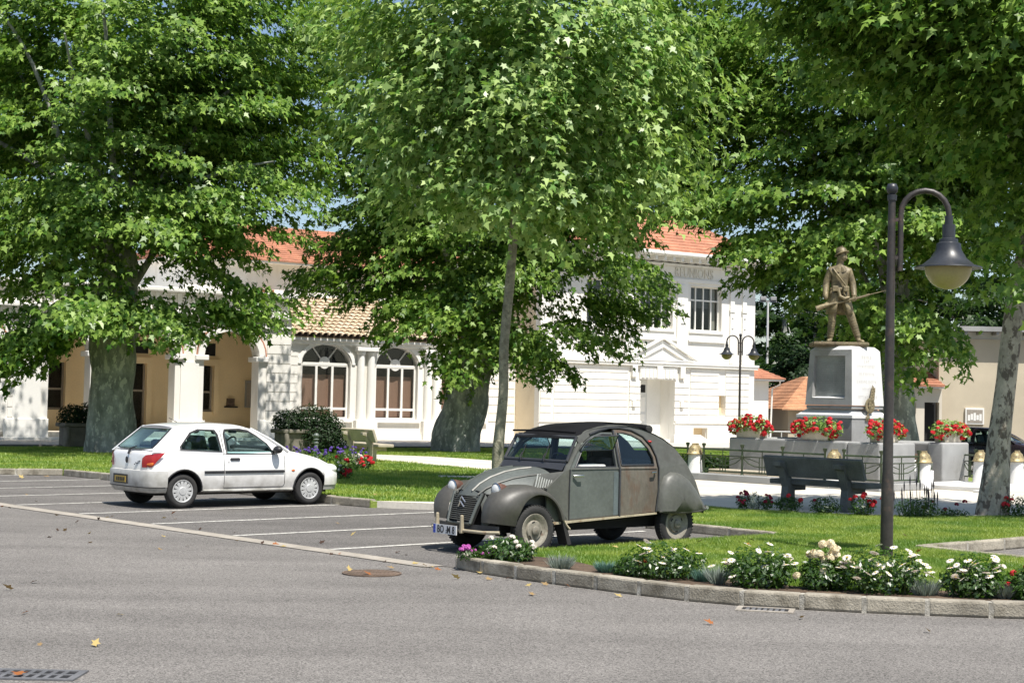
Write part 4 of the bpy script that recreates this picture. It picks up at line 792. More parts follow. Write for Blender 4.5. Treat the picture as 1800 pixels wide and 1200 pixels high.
lbed(602, 843, 'red and white flowers touching the bumper of the white car', [(0, 0, .16, .22, .15, .16)], 300, LEAF_D, [(REDB, dome_pts((.08, 0, .1, .14, .12, .12), 9, 0), .95), (WROSE, dome_pts((-.08, 0, .2, .14, .12, .1), 6, 0), .8)])
# ------------------------------------------------------------ monument enclosure (frame: x along GN to the right, y along GD away)
ROT = math.atan2(GN.y, GN.x)
def MF(g, n, z=0.): return BF(g, n, z)
def mon_empty(name, g, n, z, label, cat, group=None): return empty(name, BF(g, n, z), ROT, label, cat, group)
pl = mon_empty('planter_wall', 18.1, 0, .12, 'low grey granite wall with rounded coping enclosing the monument', 'wall')
def rwall(x0, x1, y0, y1, h, name, bev=.045):
    return MB().box(x0, x1, y0, y1, 0, h).obj(name, mSTONE, pl, bevel=bev, seg=3)
rwall(-.2, 3.215, 0, .42, .99, 'front_wall'); rwall(3.225, 4.1, 0, .42, .988, 'front_wall')
rwall(3.68, 4.1, .425, 1.40, .986, 'side_wall'); rwall(3.68, 4.1, 2.52, 3.64, .99, 'side_wall'); rwall(-.2, .22, .425, 3.64, .99, 'side_wall'); rwall(.225, 3.675, 3.22, 3.64, .985, 'back_wall')
rwall(1.9, 3.675, 2.9, 3.215, .97, 'inner_wall')
for i, (xa, h) in enumerate(((3.35, .80), (3.66, .58), (3.95, .36))): MB().box(xa-.75, xa+.25, 1.405, 2.0, 0 if i < 0 else .0, h).obj('entry_step', mSTONEW, pl, bevel=.015)
MB().box(.25, 3.67, .43, 3.2, 0, .7).obj('planting_earth', mEARTH, pl)
MB().box(-1.15, 5.1, -1.45, -1.05, 0, .16).obj('kerb_course', mSTONE, pl, bevel=.02); MB().box(4.7, 5.1, -1.045, .55, 0, .158).obj('kerb_course', mSTONE, pl, bevel=.02)
MB().box(-.35, 5.0, -1.04, -.2, 0, .045).obj('gravel_margin', mPATH, pl)
MB().box(-.2, 1.6, -.75, -.30, .046, .24).obj('low_slab', mBENCH, pl, bevel=.02)
MB().box(4.15, 6.1, .9, 3.2, .0, .10).obj('entry_paving', mSTONEW, pl, bevel=.02); MB().box(6.11, 6.5, .5, 3.3, 0, .05).obj('entry_step', mSTONEW, pl, bevel=.01)
# pedestal
pd = mon_empty('pedestal', 19.4, 2.42, 0, 'tapering grey stone pedestal with framed name tablet carrying the soldier', 'pedestal')
# local: x from -1.29 (left) to 0 (near corner); y from 0 to 1.29
def frus(x0, x1, y0, y1, z0, z1, tp, name, m=mSTONE, bev=.012): return MB().box(x0, x1, y0, y1, z0, z1, taper=tp).obj(name, m, pd, bevel=bev)
frus(-1.62, .08, -.08, 1.45, .1, .75, 0, 'base_block'); frus(-1.56, .03, -.03, 1.40, .752, 1.62, .0, 'base_block')
frus(-1.58, .05, -.05, 1.42, 1.62, 1.70, 0, 'base_moulding', mSTONEW, .01); frus(-1.56, .03, -.03, 1.40, 1.701, 1.84, .17, 'base_slope', mSTONEW)
frus(-1.33, -.02, .02, 1.3, 1.841, 1.92, 0, 'dark_band', mSTONE, .01)
tpr = .075
mb = MB(); z0, z1 = 1.93, 3.24
def fr(z): return tpr*(z-z0)/(z1-z0)
xa, xb = -1.35, .0
def ff(a, b, d): return Vector((a, fr(b)+d, b))
L_ = [(xa+fr(z0), z0), (xb, z0), (xb-fr(z1), z1), (xa+fr(z1), z1)]
hole = [(-1.16, 2.10), (-.21, 2.10), (-.25, 3.10), (-1.13, 3.10)]
mb.panel(L_, [hole], ff, .16); mb.obj('tablet_face', mSTONE, pd)
mTAB = M('grey inscribed tablet', (.27, .285, .28), .8, .12, 3, 60)
tb = MB().panel(hole, [], lambda a, b, d: Vector((a, .14+d, b)), .02).obj('name_tablet', mTAB, pd)
rows_ = MB()
for i in range(15):
    for c in (0, 1):
        xx = -1.06+c*.42; y_ = 2.92-i*.05; L1 = random.uniform(.22, .34); q = xx
        while q < xx+L1: wd_ = random.uniform(.015, .05); rows_.box(q, q+wd_, .134, .1395, y_, y_+.022); q += wd_+.012
o = rows_.obj('engraved_line', mSTONE, tb); o['kind'] = 'stuff'
MB().add([(-1.18, -.003+fr(2.1), 2.1), (-.19, -.003+fr(2.1), 2.1), (-.24, .138, 2.13), (-1.13, .138, 2.13)], [(0, 1, 2, 3)]).obj('tablet_sill', mSTONEW, pd)
frus(xa+.165, xb, .165, 1.29, z0, z1, tpr, 'shaft', mSTONE)
MB().add([(xb+.001, .0+.002, z0), (xb+.001, 1.29, z0), (xb-fr(z1)+.001, 1.29-tpr, z1), (xb-fr(z1)+.001, tpr, z1), (xb-.02, .01, z0), (xb-.02, 1.28, z0), (xb-.1, 1.2, z1), (xb-.1, .1, z1)], [(0, 1, 2, 3), (7, 6, 5, 4), (0, 4, 5, 1), (2, 6, 7, 3), (0, 3, 7, 4), (1, 5, 6, 2)]).obj('inscribed_face', mSTONEW, pd)
frus(xa+tpr, xb-tpr, tpr, 1.29-tpr, z1+.001, z1+.09, .09, 'cap', mSTONEW)
# faint engraved rows on the right face
mENG = M('shallow engraving', (.56, .55, .53), .9, .05)
for i, (wd_, z) in enumerate(((.42, 3.08), (.16, 2.98), (.72, 2.86), (.62, 2.68), (.80, 2.50), (.38, 2.32), (.72, 2.14))):
    mb = MB(); q = .64-wd_/2; xx = xb-fr(z)+.001
    while q < .64+wd_/2:
        s = random.choice((.02, .045)); mb.box(xx-.01, xx+.004, q, q+.014, z-.05, z+.03)
        if s > .03: mb.box(xx-.01, xx+.004, q+.0145, q+.04, z+(.012 if random.random() < .6 else -.045), z+(.03 if random.random() < .6 else -.03))
        q += s+.03
    o = mb.obj('engraved_line', mENG, pd); o['kind'] = 'stuff'
# bronze palm with medal on the right face
pm = mon_empty('bronze_palm', 19.4, 2.42, 0, 'bronze palm branch with wreath fixed to the right face of the pedestal', 'plaque')
mb = MB()
ax = [Vector((.06, .52, 1.62)), Vector((.06, .60, 1.85)), Vector((.04, .70, 2.1)), Vector((.0, .82, 2.4))]
mb.tube(ax, [.03, .025, .018, .008], 6); mb.obj('stem', mBRONZE, pm, ang=60)
me = MB().add([(0, 0, 0), (.012, .05, .12), (.0, 0, .3), (.012, -.05, .12), (.03, 0, .13)], [(0, 1, 4), (1, 2, 4), (2, 3, 4), (3, 0, 4)]).mesh('leaf')
for i in range(14):
    p = ax[1].lerp(ax[3], i/14); o = link('leaf', me, mBRONZE, pm, p+Vector((.02, 0, -.08))); o.rotation_euler = ((.62 if i % 2 else -.62)*.7-.3, 0, 0); o.scale = (1, 1.2, .9-.03*i)
MB().lathe([(.10, 0), (.17, .0), (.19, .03), (.14, .05), (.10, .03)], 20, Matrix.Translation((.05, .62, 1.93)) @ Matrix.Rotation(PI/2, 4, 'Y'), False, False).obj('wreath', mBRONZE, pm, ang=50)
for i in range(5): o = link('leaf', me, mBRONZE, pm, Vector((.06, .55, 1.72))); o.rotation_euler = (PI+.5-.25*i, 0, 0); o.scale = (1, .9, .6)
# ------------------------------------------------------------ soldier statue (local: x to image right, y away, z up; feet at 0)
st_P = BF(20.03, 1.78, 3.33)+Vector((-.17, .03, 0)); K = 2.29/1.80
so = empty('soldier_statue', st_P, 0, 'bronze statue of a helmeted soldier striding with a long rifle on the pedestal', 'statue'); so.scale = (K, K, K)
MB().box(-.52, .52, -.36, .36, 0, .085).obj('plinth', M('mossy bronze base', (.17, .13, .075), .8, .35, 6, 30, .4, 30, col3=(.08, .085, .04), thr=(.5, .65)), so, bevel=.035)
def skin(name, V, E, rad, m, parent, sub=2, root=0):
    me = bpy.data.meshes.new(name); me.from_pydata(V, E, []); o = link(name, me, m, parent); md = o.modifiers.new('skin', 'SKIN'); md.use_smooth_shade = True
    for i, r in enumerate(rad): me.skin_vertices[0].data[i].radius = r if isinstance(r, tuple) else (r, r); me.skin_vertices[0].data[i].use_root = (i == root)
    sd = o.modifiers.new('sub', 'SUBSURF'); sd.levels = sub; sd.render_levels = sub
    dg = bpy.context.evaluated_depsgraph_get(); ev = o.evaluated_get(dg); nm = bpy.data.meshes.new_from_object(ev); o.modifiers.clear(); o.data = nm
    if not nm.materials: nm.materials.append(m)
    nm.polygons.foreach_set('use_smooth', [True]*len(nm.polygons)); return o
# pelvis facing the viewer and a little right
V = [(0, 0, 1.00), (.0, 0, 1.15), (.0, 0, 1.32), (.0, .0, 1.47), (.0, 0, 1.54), (.01, -.01, 1.62),       # 0-5 spine, neck
     (-.09, 0, .95), (-.13, -.02, .55), (-.16, .03, .16), (-.16, .02, .12), (-.22, -.11, .10),              # 6-10 his right leg (image left)
     (.09, 0, .95), (.22, -.07, .56), (.35, -.05, .18), (.36, -.06, .12), (.45, -.17, .09),                  # 11-15 left leg striding right
     (-.17, 0, 1.44), (-.25, .02, 1.18), (-.27, -.08, .96), (-.26, -.11, .88),                                # 16-19 right arm
     (.17, 0, 1.44), (.25, .0, 1.18), (.26, -.10, .98), (.25, -.15, .93),                                    # 20-23 left arm
     (.02, -.015, 1.70), (.03, -.02, 1.76)]
E = [(0, 1), (1, 2), (2, 3), (3, 4), (4, 5), (0, 6), (6, 7), (7, 8), (8, 9), (9, 10), (0, 11), (11, 12), (12, 13), (13, 14), (14, 15), (3, 16), (16, 17), (17, 18), (18, 19), (3, 20), (20, 21), (21, 22), (22, 23), (5, 24), (24, 25)]
rd = [(.17, .13), (.165, .125), (.19, .135), (.165, .115), .075, .068, (.105, .11), .078, .055, .05, .038, (.105, .11), .082, .058, .05, .038, .085, .072, .058, .04, .085, .072, .058, .04, (.085, .095), .075]
body = skin('body', V, E, rd, mBRONZE, so)
# face relief: nose, brow, chin, moustache
fc_ = Matrix.Translation((.03, -.02, 1.71)) @ Matrix.Rotation(.85, 4, 'Z') @ Matrix.Rotation(-.36, 4, 'X')
mb = MB(); mb.ball((0, -.035, -.005), .072, .068, .098, 14, 10, fc_); mb.ball((0, -.108, .0), .014, .022, .024, 8, 6, fc_); mb.ball((0, -.09, -.065), .034, .025, .024, 8, 6, fc_); mb.ball((0, -.1, -.03), .03, .013, .010, 8, 6, fc_)
for s in (-1, 1): mb.ball((s*.028, -.092, .022), .017, .010, .008, 8, 6, fc_); mb.ball((s*.072, -.01, .0), .010, .02, .028, 8, 6, fc_)
mb.obj('face', mBRONZE, so, ang=80)
hm = MB().lathe([(.135, -.012), (.128, .0), (.100, .01), (.098, .05), (.085, .09), (.055, .115), (.012, .125), (.001, .125)], 20, fc_ @ Matrix.Translation((0, -.025, .055)) @ Matrix.Diagonal((.95, 1.12, 1, 1)), cap0=True, cap1=False)
hm.box(-.008, .008, -.07, .075, .165, .195, fc_ @ Matrix.Translation((0, -.02, 0))); hm.obj('helmet', mBRONZE, so, ang=50)
# greatcoat: body skirt opened at the front, collar, belt, pouches, straps, satchel
mb = MB(); rows = []
for z, rx, ry in ((1.07, .185, .145), (.98, .20, .16), (.86, .225, .19), (.74, .245, .21), (.62, .26, .225)):
    f = (1.07-z)/.45; rows.append([Vector((math.cos(a)*rx*(1+.06*math.sin(7*a)*f)+.02*f, math.sin(a)*ry*(1+.06*math.sin(7*a+1)*f), z)) for a in [(-PI/2+.12+.35*f)+i*(2*PI-.24-.7*f)/28 for i in range(29)]])
mb.grid(rows); o = mb.obj('coat_skirt', mBRONZE, so, ang=80); md = o.modifiers.new('solid', 'SOLIDIFY'); md.thickness = .02
mb = MB().lathe([(.182, 1.06), (.188, 1.075), (.188, 1.105), (.18, 1.12)], 24, Matrix.Diagonal((1, .78, 1, 1)), False, False); mb.obj('belt', mBRONZE, so, ang=40)
for x in (-.10, .10): MB().box(x-.055, x+.055, -.205, -.13, 1.04, 1.14).obj('pouch', mBRONZE, so, bevel=.012)
MB().tube([(-.14, -.10, 1.48), (-.06, -.155, 1.36), (.06, -.16, 1.2), (.14, -.12, 1.1)], .017, 6).obj('strap', mBRONZE, so, ang=60)
MB().tube([(-.04, -.17, 1.08), (-.02, -.2, .95), (.07, -.21, .90), (.16, -.19, .93)], [.03, .035, .035, .02], 8).obj('bayonet_sling', mBRONZE, so, ang=60)
MB().tube([(.05, -.165, 1.1), (.06, -.19, 1.0), (.12, -.19, .92)], .012, 6).obj('strap', mBRONZE, so, ang=60)
mb = MB()
for s in (-1, 1): mb.add([(s*.01, -.11, 1.40), (s*.02, -.10, 1.53), (s*.10, -.06, 1.535), (s*.125, -.10, 1.44), (s*.06, -.135, 1.41), (s*.06, -.115, 1.47)], [(0, 1, 5), (1, 2, 5), (2, 3, 5), (3, 4, 5), (4, 0, 5)])
mb.obj('collar', mBRONZE, so)
MB().box(-.20, -.12, -.02, .1, 1.44, 1.52).obj('haversack_roll', mBRONZE, so, bevel=.03)
# puttees
for (p, q) in (((-.13, -.02, .52), (-.157, .03, .19)), ((.228, -.07, .53), (.345, -.05, .20))):
    mb = MB(); a, b = Vector(p), Vector(q)
    for i in range(7): c = a.lerp(b, (i+.5)/7); r = .072-.014*i/6; mb.lathe([(r, -.024), (r+.006, 0), (r, .024)], 14, Matrix.Translation(c) @ (b-a).to_track_quat('Z', 'Y').to_matrix().to_4x4(), False, False)
    mb.obj('puttee', mBRONZE, so, ang=40)
# hands with five fingers closed on the rifle
def hand(P, axis, out, name='hand'):
    P = Vector(P); ax_ = Vector(axis).normalized(); ou = Vector(out).normalized(); up_ = ax_.cross(ou).normalized(); mb = MB()
    mb.ball(P-ou*.012, .045, .028, .05, 10, 8)
    for i in range(4):
        b = P+ax_*(.033-.022*i)-ou*.01; L_ = (.9, 1., .95, .8)[i]
        mb.tube([b+up_*.035, b+up_*.028+ou*.032*L_, b-up_*.002+ou*.045*L_, b-up_*.026+ou*.03*L_, b-up_*.028+ou*.008], [.012, .0115, .011, .010, .008], 6)
    b = P+ax_*.05; mb.tube([b, b+ax_*.018-up_*.012+ou*.012, b+ax_*.012-up_*.032+ou*.028], [.013, .012, .009], 6)
    return mb.obj(name, mBRONZE, so, ang=80)
rA, rB = Vector((-.43, -.14, .73)), Vector((.48, -.20, .965)); rd_ = (rB-rA).normalized()
hand((-.25, -.13, .79), rd_, (0, -1, .1)); hand((.245, -.18, .905), rd_, (0, -1, .2))
rf = so
mb = MB(); p = lambda t, dz=0: rA.lerp(rB, t)+Vector((0, 0, dz))
mb.tube([p(-.02, -.02), p(.12, -.005), p(.22, .0), p(.32, .0)], [.055, .048, .03, .026], 8); mb.tube([p(.3), p(.6), p(1.)], [.028, .024, .02], 8)
mb.obj('rifle_stock', mBRONZE, so, ang=60)
MB().tube([p(.98, .008), p(1.06, .008)], .02, 8).obj('rifle_band', mBRONZE, so, ang=60)
MB().tube([p(1.0, .006), p(1.44, .012)], [.010, .003], 6).obj('bayonet', mBRONZE, so, ang=60)
so.rotation_euler = (0, 0, -.06)

# ------------------------------------------------------------ flower boxes with geraniums
mBOX = M('pale concrete flower box', (.52, .47, .38), .9, .15, 4, 50, .3, 60)
def gbox(g, n, label, wid=1.15, hang_=.12, sd=0, mirror=1, along=True):
    t = empty('flower_box', BF(g, n, 1.11), ROT if along else ROT+PI/2, label, 'flower box', 'geranium boxes on the monument wall')
    MB().box(-.36, .36, -.13, .13, 0, .24, taper=-.02).obj('box', mBOX, t, bevel=.012)
    es = [(0, 0, .34, wid*.5, .26, .22), (-wid*.36, -.05, .26, .26, .22, .2), (wid*.36, -.05, .24, .26, .22, .2), (0, -.1, .28, wid*.36, .16, .12)]
    V, F = blob_leaves(es, 900, .075, 'three'); link('foliage', np_mesh('foliage', V, F), LEAF_B, t)
    for i in range(74):
        e = es[i % 4]; d = unit(RNG.normal(0, 1, 3)); d[1] = -abs(d[1])*.9+.15; d[2] = d[2]*.8
        put(REDB, t, Vector((e[0]+d[0]*e[3]*1.08, e[1]+d[1]*e[4]*1.15, e[2]+d[2]*e[5]*1.12)), random.uniform(.8, 1.35))
    return t
gbox(18.28, .35, 'geranium box at the left end of the granite wall under the double lamp', 1.05)
gbox(18.28, 2.30, 'geranium box in the middle of the granite wall below the name tablet', 1.2)
gbox(18.6, 3.87, 'geranium box on the wall corner partly behind the lamp post', 1.1, along=False)
gbox(21.2, 3.87, 'geranium box on the wall end nearest the beige building', 1.25, along=False)
# ------------------------------------------------------------ helmeted bollards
mHEL = M('tarnished brass helmet', (.36, .29, .15), .5, .35, 9, 40, .25, 40, metal=.25, col2=(.15, .115, .06), col3=(.09, .075, .045), thr=(.52, .66), s3=12)
def bollard(g, n, label):
    t = mon_empty('stone_bollard', g, n, .14, label, 'bollard', 'helmet capped bollards round the monument')
    MB().lathe([(.20, 0), (.205, .03), (.18, .06), (.155, .54), (.15, .56)], 20).obj('post', mSTONEW, t, ang=40)
    MB().lathe([(.165, .56), (.20, .565), (.205, .58), (.175, .60), (.165, .66), (.13, .74), (.075, .79), (.001, .805)], 20, Matrix.Diagonal((.88, 1.12, 1, 1)), True, False).obj('helmet', mHEL, t, ang=50)
    MB().box(-.012, .012, -.1, .12, .77, .825).obj('helmet_crest', mHEL, t, bevel=.008)
    MB().tube([(-.17, .05, .57), (-.19, .02, .5), (-.18, .0, .42)], .012, 6).obj('chin_strap', mGREEN, t); MB().tube([(.17, .05, .57), (.19, .02, .5), (.18, 0, .42)], .012, 6).obj('chin_strap', mGREEN, t)
    return t
bollard(16.9, -.22, 'helmet capped bollard left of the granite wall, nearest the grey car'); bollard(16.85, 3.80, 'helmet capped bollard showing behind the backrest of the bench')
bollard(18.45, 5.0, 'helmet capped bollard between the lamp post and the entry steps'); bollard(21.0, 4.85, 'helmet capped bollard left of the leaning plane tree'); bollard(21.9, 5.25, 'helmet capped bollard half hidden by the leaning plane tree')
# ------------------------------------------------------------ green railings
def railing(a, b, label, posts=2, sub=2):
    t = empty('iron_railing', a, 0, label, 'railing', 'green railings round the monument'); d = b-a; L = d.length; u = d.normalized(); P = lambda s, z: u*s+Vector((0, 0, z))
    for i in range(posts):
        s = L*i/(posts-1); mb = MB().lathe([(.045, 0), (.03, .03), (.024, .06), (.024, .40), (.036, .43), (.024, .46), (.022, .60), (.045, .66), (.05, .69), (.02, .70)], 10, Matrix.Translation(P(s, 0))); mb.obj('post', mGREEN, t, ang=40)
    for z, r in ((.56, .022), (.42, .013), (.06, .016)): MB().tube([P(0, z), P(L, z)], r, 6).obj('rail', mGREEN, t, ang=60)
    for i in range(posts-1):
        s0 = L*i/(posts-1); w_ = L/(posts-1); m = s0+w_/2
        for k in (-.08, 0, .08): MB().tube([P(m+k*1.0, .06), P(m+k, .42 if k else .56)], .011, 6).obj('baluster', mGREEN, t, ang=60)
        for e, sg in ((s0, 1), (s0+w_, -1)):
            MB().tube([P(e, .40)+Vector((0, 0, 0)), P(e+sg*w_*.16, .27), P(e+sg*w_*.32, .21), P(e+sg*w_*.5, .2)], .012, 6).obj('festoon', mGREEN, t, ang=60)
            MB().tube([P(e, .40), P(e+sg*w_*.2, .37), P(e+sg*w_*.42, .30)], .010, 6).obj('festoon', mGREEN, t, ang=60)
    return t
railing(BF(16.9, -1.35, .28), BF(16.9, -.45, .28), 'short green railing panel between the grey car and the left bollard', 2)
railing(BF(16.9, .05, .28), BF(16.85, 3.55, .28), 'long green railing in front of the granite wall behind the bench', 4)
railing(BF(16.85, 4.05, .28), BF(16.85, 5.0, .28), 'green railing panel between the bench and the lamp post', 2)
railing(BF(16.95, 5.0, .28), BF(18.25, 5.0, .28), 'green railing panel turning the corner right of the lamp post', 2)
railing(BF(21.6, 4.05, .26), BF(21.0, 4.72, .28), 'short green railing beside the entry paving left of the leaning tree', 2)
# low hedge behind the left railing
shrub('hedge_plant', 'dark spiky plants behind the left railing', BF(18.2, -1.3, .12), [(0, 0, .25, .9, .3, .3)], 700, .12, LEAF_K, cat='hedge')

# ------------------------------------------------------------ benches
def bench(P, rz, label, m):
    t = empty('concrete_bench', P, rz, label, 'bench', 'concrete benches'); ta = .22     # local x along the bench, y towards the sitter's front
    for x in (-.62, .62):
        pr = [(-.10, 0), (.14, 0), (.14, .30), (.44, .30), (.44, .40), (.10, .40), (-.09, .80), (-.30, .80), (-.30, .72), (-.20, .70), (-.06, .36)]
        MB().panel(pr, [], lambda a, b, d: Vector((x-.075+d, a, b)), .15).obj('leg', m, t, bevel=.012)
    MB().box(-1.02, 1.02, .02, .50, .402, .49).obj('seat', m, t, bevel=.02)
    Mx = Matrix.Translation((0, -.045, .50)) @ Matrix.Rotation(R(20), 4, 'X'); MB().box(-1.02, 1.02, -.0, .075, .03, .40, Mx).obj('backrest', m, t, bevel=.015)
    return t
bc = (U(1383, 892, .12)+U(1487, 900, .12))/2; bench(bc+Vector((0, 0, 0)), ROT, 'dark grey concrete bench seen from behind in tree shade before the monument', mBENCHD)
bl1, bl2 = U(600, 806, .13), U(671, 813, .13); bench((bl1+bl2)/2, math.atan2((bl2-bl1).y, (bl2-bl1).x), 'sunlit beige concrete bench between the flower bed and the town hall', mBENCH)
# ------------------------------------------------------------ stone planters with evergreen mounds, bollard
mPLT = M('shaded weathered planter stone', (.20, .18, .145), .9, .18, 3, 40, .3, 50)  # weathered stone, its colour darkened further for the tree's shade
def planter(P, label, w_, h_):
    t = empty('stone_planter', P, TF, label, 'planter', 'stone planters before the town hall')
    MB().box(-.75, .75, -.35, .35, 0, .62).obj('trough', mPLT, t, bevel=.02); MB().box(-.85, .85, -.45, .45, .62, .74).obj('rim', mPLT, t, bevel=.03)
    for x in (-.72, .72): MB().tube([(x, -.37, .60), (x, -.44, .40), (x, -.38, .2), (x, -.36, .02)], [.09, .07, .06, .09], 8).obj('scroll', mPLT, t, ang=60)
    V, F = blob_leaves([(.30, -.05, .95, w_*.50, .6, h_*.50), (.55, -.35, .60, w_*.46, .5, .62), (-.45, 0, .95, w_*.32, .5, .38), (.9, -.2, .42, w_*.28, .45, .45)], 8000, .10, 'blade'); link('foliage', np_mesh('foliage', V, F), LEAF_K, t)
planter(U(530, 797, .15), 'stone planter with dark evergreen mound in front of the left arched window', 1.75, 1.1); planter(U(150, 784, .15), 'stone planter with evergreen behind the very thick plane trunk', 1.5, 1.0)
t = empty('ornamental_bollard', U(555, 806, .12), 0, 'short grey green bollard with ball top in the lavender beds', 'bollard')
MB().lathe([(.09, 0), (.09, .06), (.06, .1), (.055, .42), (.08, .45), (.05, .48), (.05, .52), (.085, .55), (.04, .58), (.08, .63), (.085, .67), (.05, .72), (.001, .73)], 16, cap1=False).obj('shaft', M('grey green cast iron', (.14, .165, .15), .5, .2, 6), t, ang=40)

# ------------------------------------------------------------ street lamps
def lamp_head(t, P, k):                  # P: fixing point at the arm's end, k: scale
    mb = MB().lathe([(.075, 0), (.075, -.16), (.105, -.17), (.11, -.21), (.14, -.225), (.15, -.30), (.21, -.40), (.30, -.475), (.385, -.50), (.39, -.515), (.33, -.51), (.24, -.505)], 28, Matrix.Translation(P) @ Matrix.Diagonal((k, k, k, 1)), True, True)
    o = mb.obj('lamp_shade', mLAMPHEAD, t, ang=50)
    g_ = [(.27*math.cos(a), -.512-.27*math.sin(a)) for a in [i*PI/2/9 for i in range(10)]]; g_[-1] = (.001, g_[-1][1])
    MB().lathe(g_[::-1], 24, Matrix.Translation(P) @ Matrix.Diagonal((k, k, k*.98, 1)), False, False).obj('lamp_globe', mOPAL, t, ang=60)
def lamp(P, hgt, arms, k, label, reach, rz, lean=0):
    t = empty('street_lamp', P, rz, label, 'street lamp'); t.rotation_euler = (0, lean, rz)
    MB().lathe([(.075, 0), (.072, .9), (.062, 1.0), (.05, hgt*.75), (.042, hgt-.12)] if k > .9 else [(.06, 0), (.055, .9), (.045, 1.0), (.038, hgt*.75), (.034, hgt-.12)], 18).obj('post', mIRON, t, ang=40)
    MB().lathe([(.055*k, hgt-.12), (.058*k, hgt-.06), (.035*k, hgt-.05), (.062*k, hgt-.02), (.07*k, hgt+.03), (.05*k, hgt+.075), (.001, hgt+.085)], 16, cap1=False).obj('finial', mLAMPHEAD, t, ang=60)
    for s in arms:
        x0 = s*.105*k; r = (reach-.105*k)/2; zt = hgt-.02-r+.02; path = [(x0, 0, hgt-.95*k), (x0, 0, zt-.2*k), (x0, 0, zt)]+[(x0+s*r*(1-math.cos(a)), 0, zt+r*math.sin(a)) for a in [i*PI/10 for i in range(1, 11)]]+[(s*reach, 0, zt-.1*k)]
        MB().tube(path, .034*k, 10).obj('arm', mIRON, t, ang=60)
        for z in (hgt-.35*k, hgt-.8*k): MB().box(min(0, x0), max(0, x0), -.02*k, .02*k, z-.02*k, z+.02*k).obj('bracket', mIRON, t)
        MB().lathe([(.045*k, 0), (.05*k, .12*k)], 12, Matrix.Translation((s*reach, 0, zt-.14*k))).obj('sleeve', mLAMPHEAD, t, ang=40); lamp_head(t, Vector((s*reach, 0, zt-.12*k)), k)
    return t
lp = U(1558, 980, .11); lamp(lp, 4.32, (1,), 1.0, 'tall brown street lamp with one bell lamp, standing in the white daisies', .66, -.1, R(.25))
dl = Vector(ray(1299, 770))*57; dl.z = .12; lamp(dl, 4.30, (-1, 1), .74, 'double headed street lamp before the white two storey wing', .53, TF-.35)
fl = Vector((ray(1349, 600).x*100, 100, 0)); t = empty('floodlight_pole', fl, 0, 'thin pale floodlight mast in front of the far trees', 'floodlight')
MB().lathe([(.11, 0), (.06, 8.6)], 10).obj('mast', mSTONEW, t, ang=40); MB().box(-.55, .55, -.06, .06, 8.55, 8.65).obj('crossbar', mSTONE, t)
for x in (-.5, .15): MB().box(x, x+.38, -.16, .14, 8.66, 8.9).obj('floodlight', mSTONE, t, bevel=.03)
t = empty('handrail', (9.55, 58.5, 0), 0, 'thin pale handrail behind the monument wall', 'railing')
MB().tube([(0, 0, .95), (1.1, 0, .95)], .025, 6).obj('rail', mSTONEW, t)
for x in (.05, .55, 1.05): MB().tube([(x, 0, 0), (x, 0, .95)], .02, 6).obj('post', mSTONEW, t)
# ------------------------------------------------------------ cars
mTYRE = M('tyre rubber', (.028, .027, .026), .85, .2, 4, 50, .2, 60); mBLACK = M('black plastic', (.02, .02, .022), .5, .2, 5); mCHROME = M('dull chrome', (.62, .62, .6), .25, .1, 5, metal=1.)
mWELL = M('wheel well', (.012, .012, .012), .9, .1); mSEAT = M('dark car seat', (.04, .042, .048), .9, .2, 6); mTAIL = M('red lamp lens', (.38, .012, .015), .2, .12, 6, coat=.5); mAMBER = M('amber lens', (.65, .16, .03), .25, .1, 6)
mPLATEY = M('yellow plate', (.38, .26, .05), .5, .1); mLENS = M('headlamp glass', (.72, .72, .70), .12, .08, 12, coat=.6)
def ip(pts, k):                          # interpolated column of a station table, smoothed
    pts = sorted(pts); xs = [p[0] for p in pts]; return lambda x: float(np.interp(x, xs, [p[k] for p in pts]))
def apply_mods(o):
    dg = bpy.context.evaluated_depsgraph_get(); me = bpy.data.meshes.new_from_object(o.evaluated_get(dg)); o.modifiers.clear(); o.data = me; return o
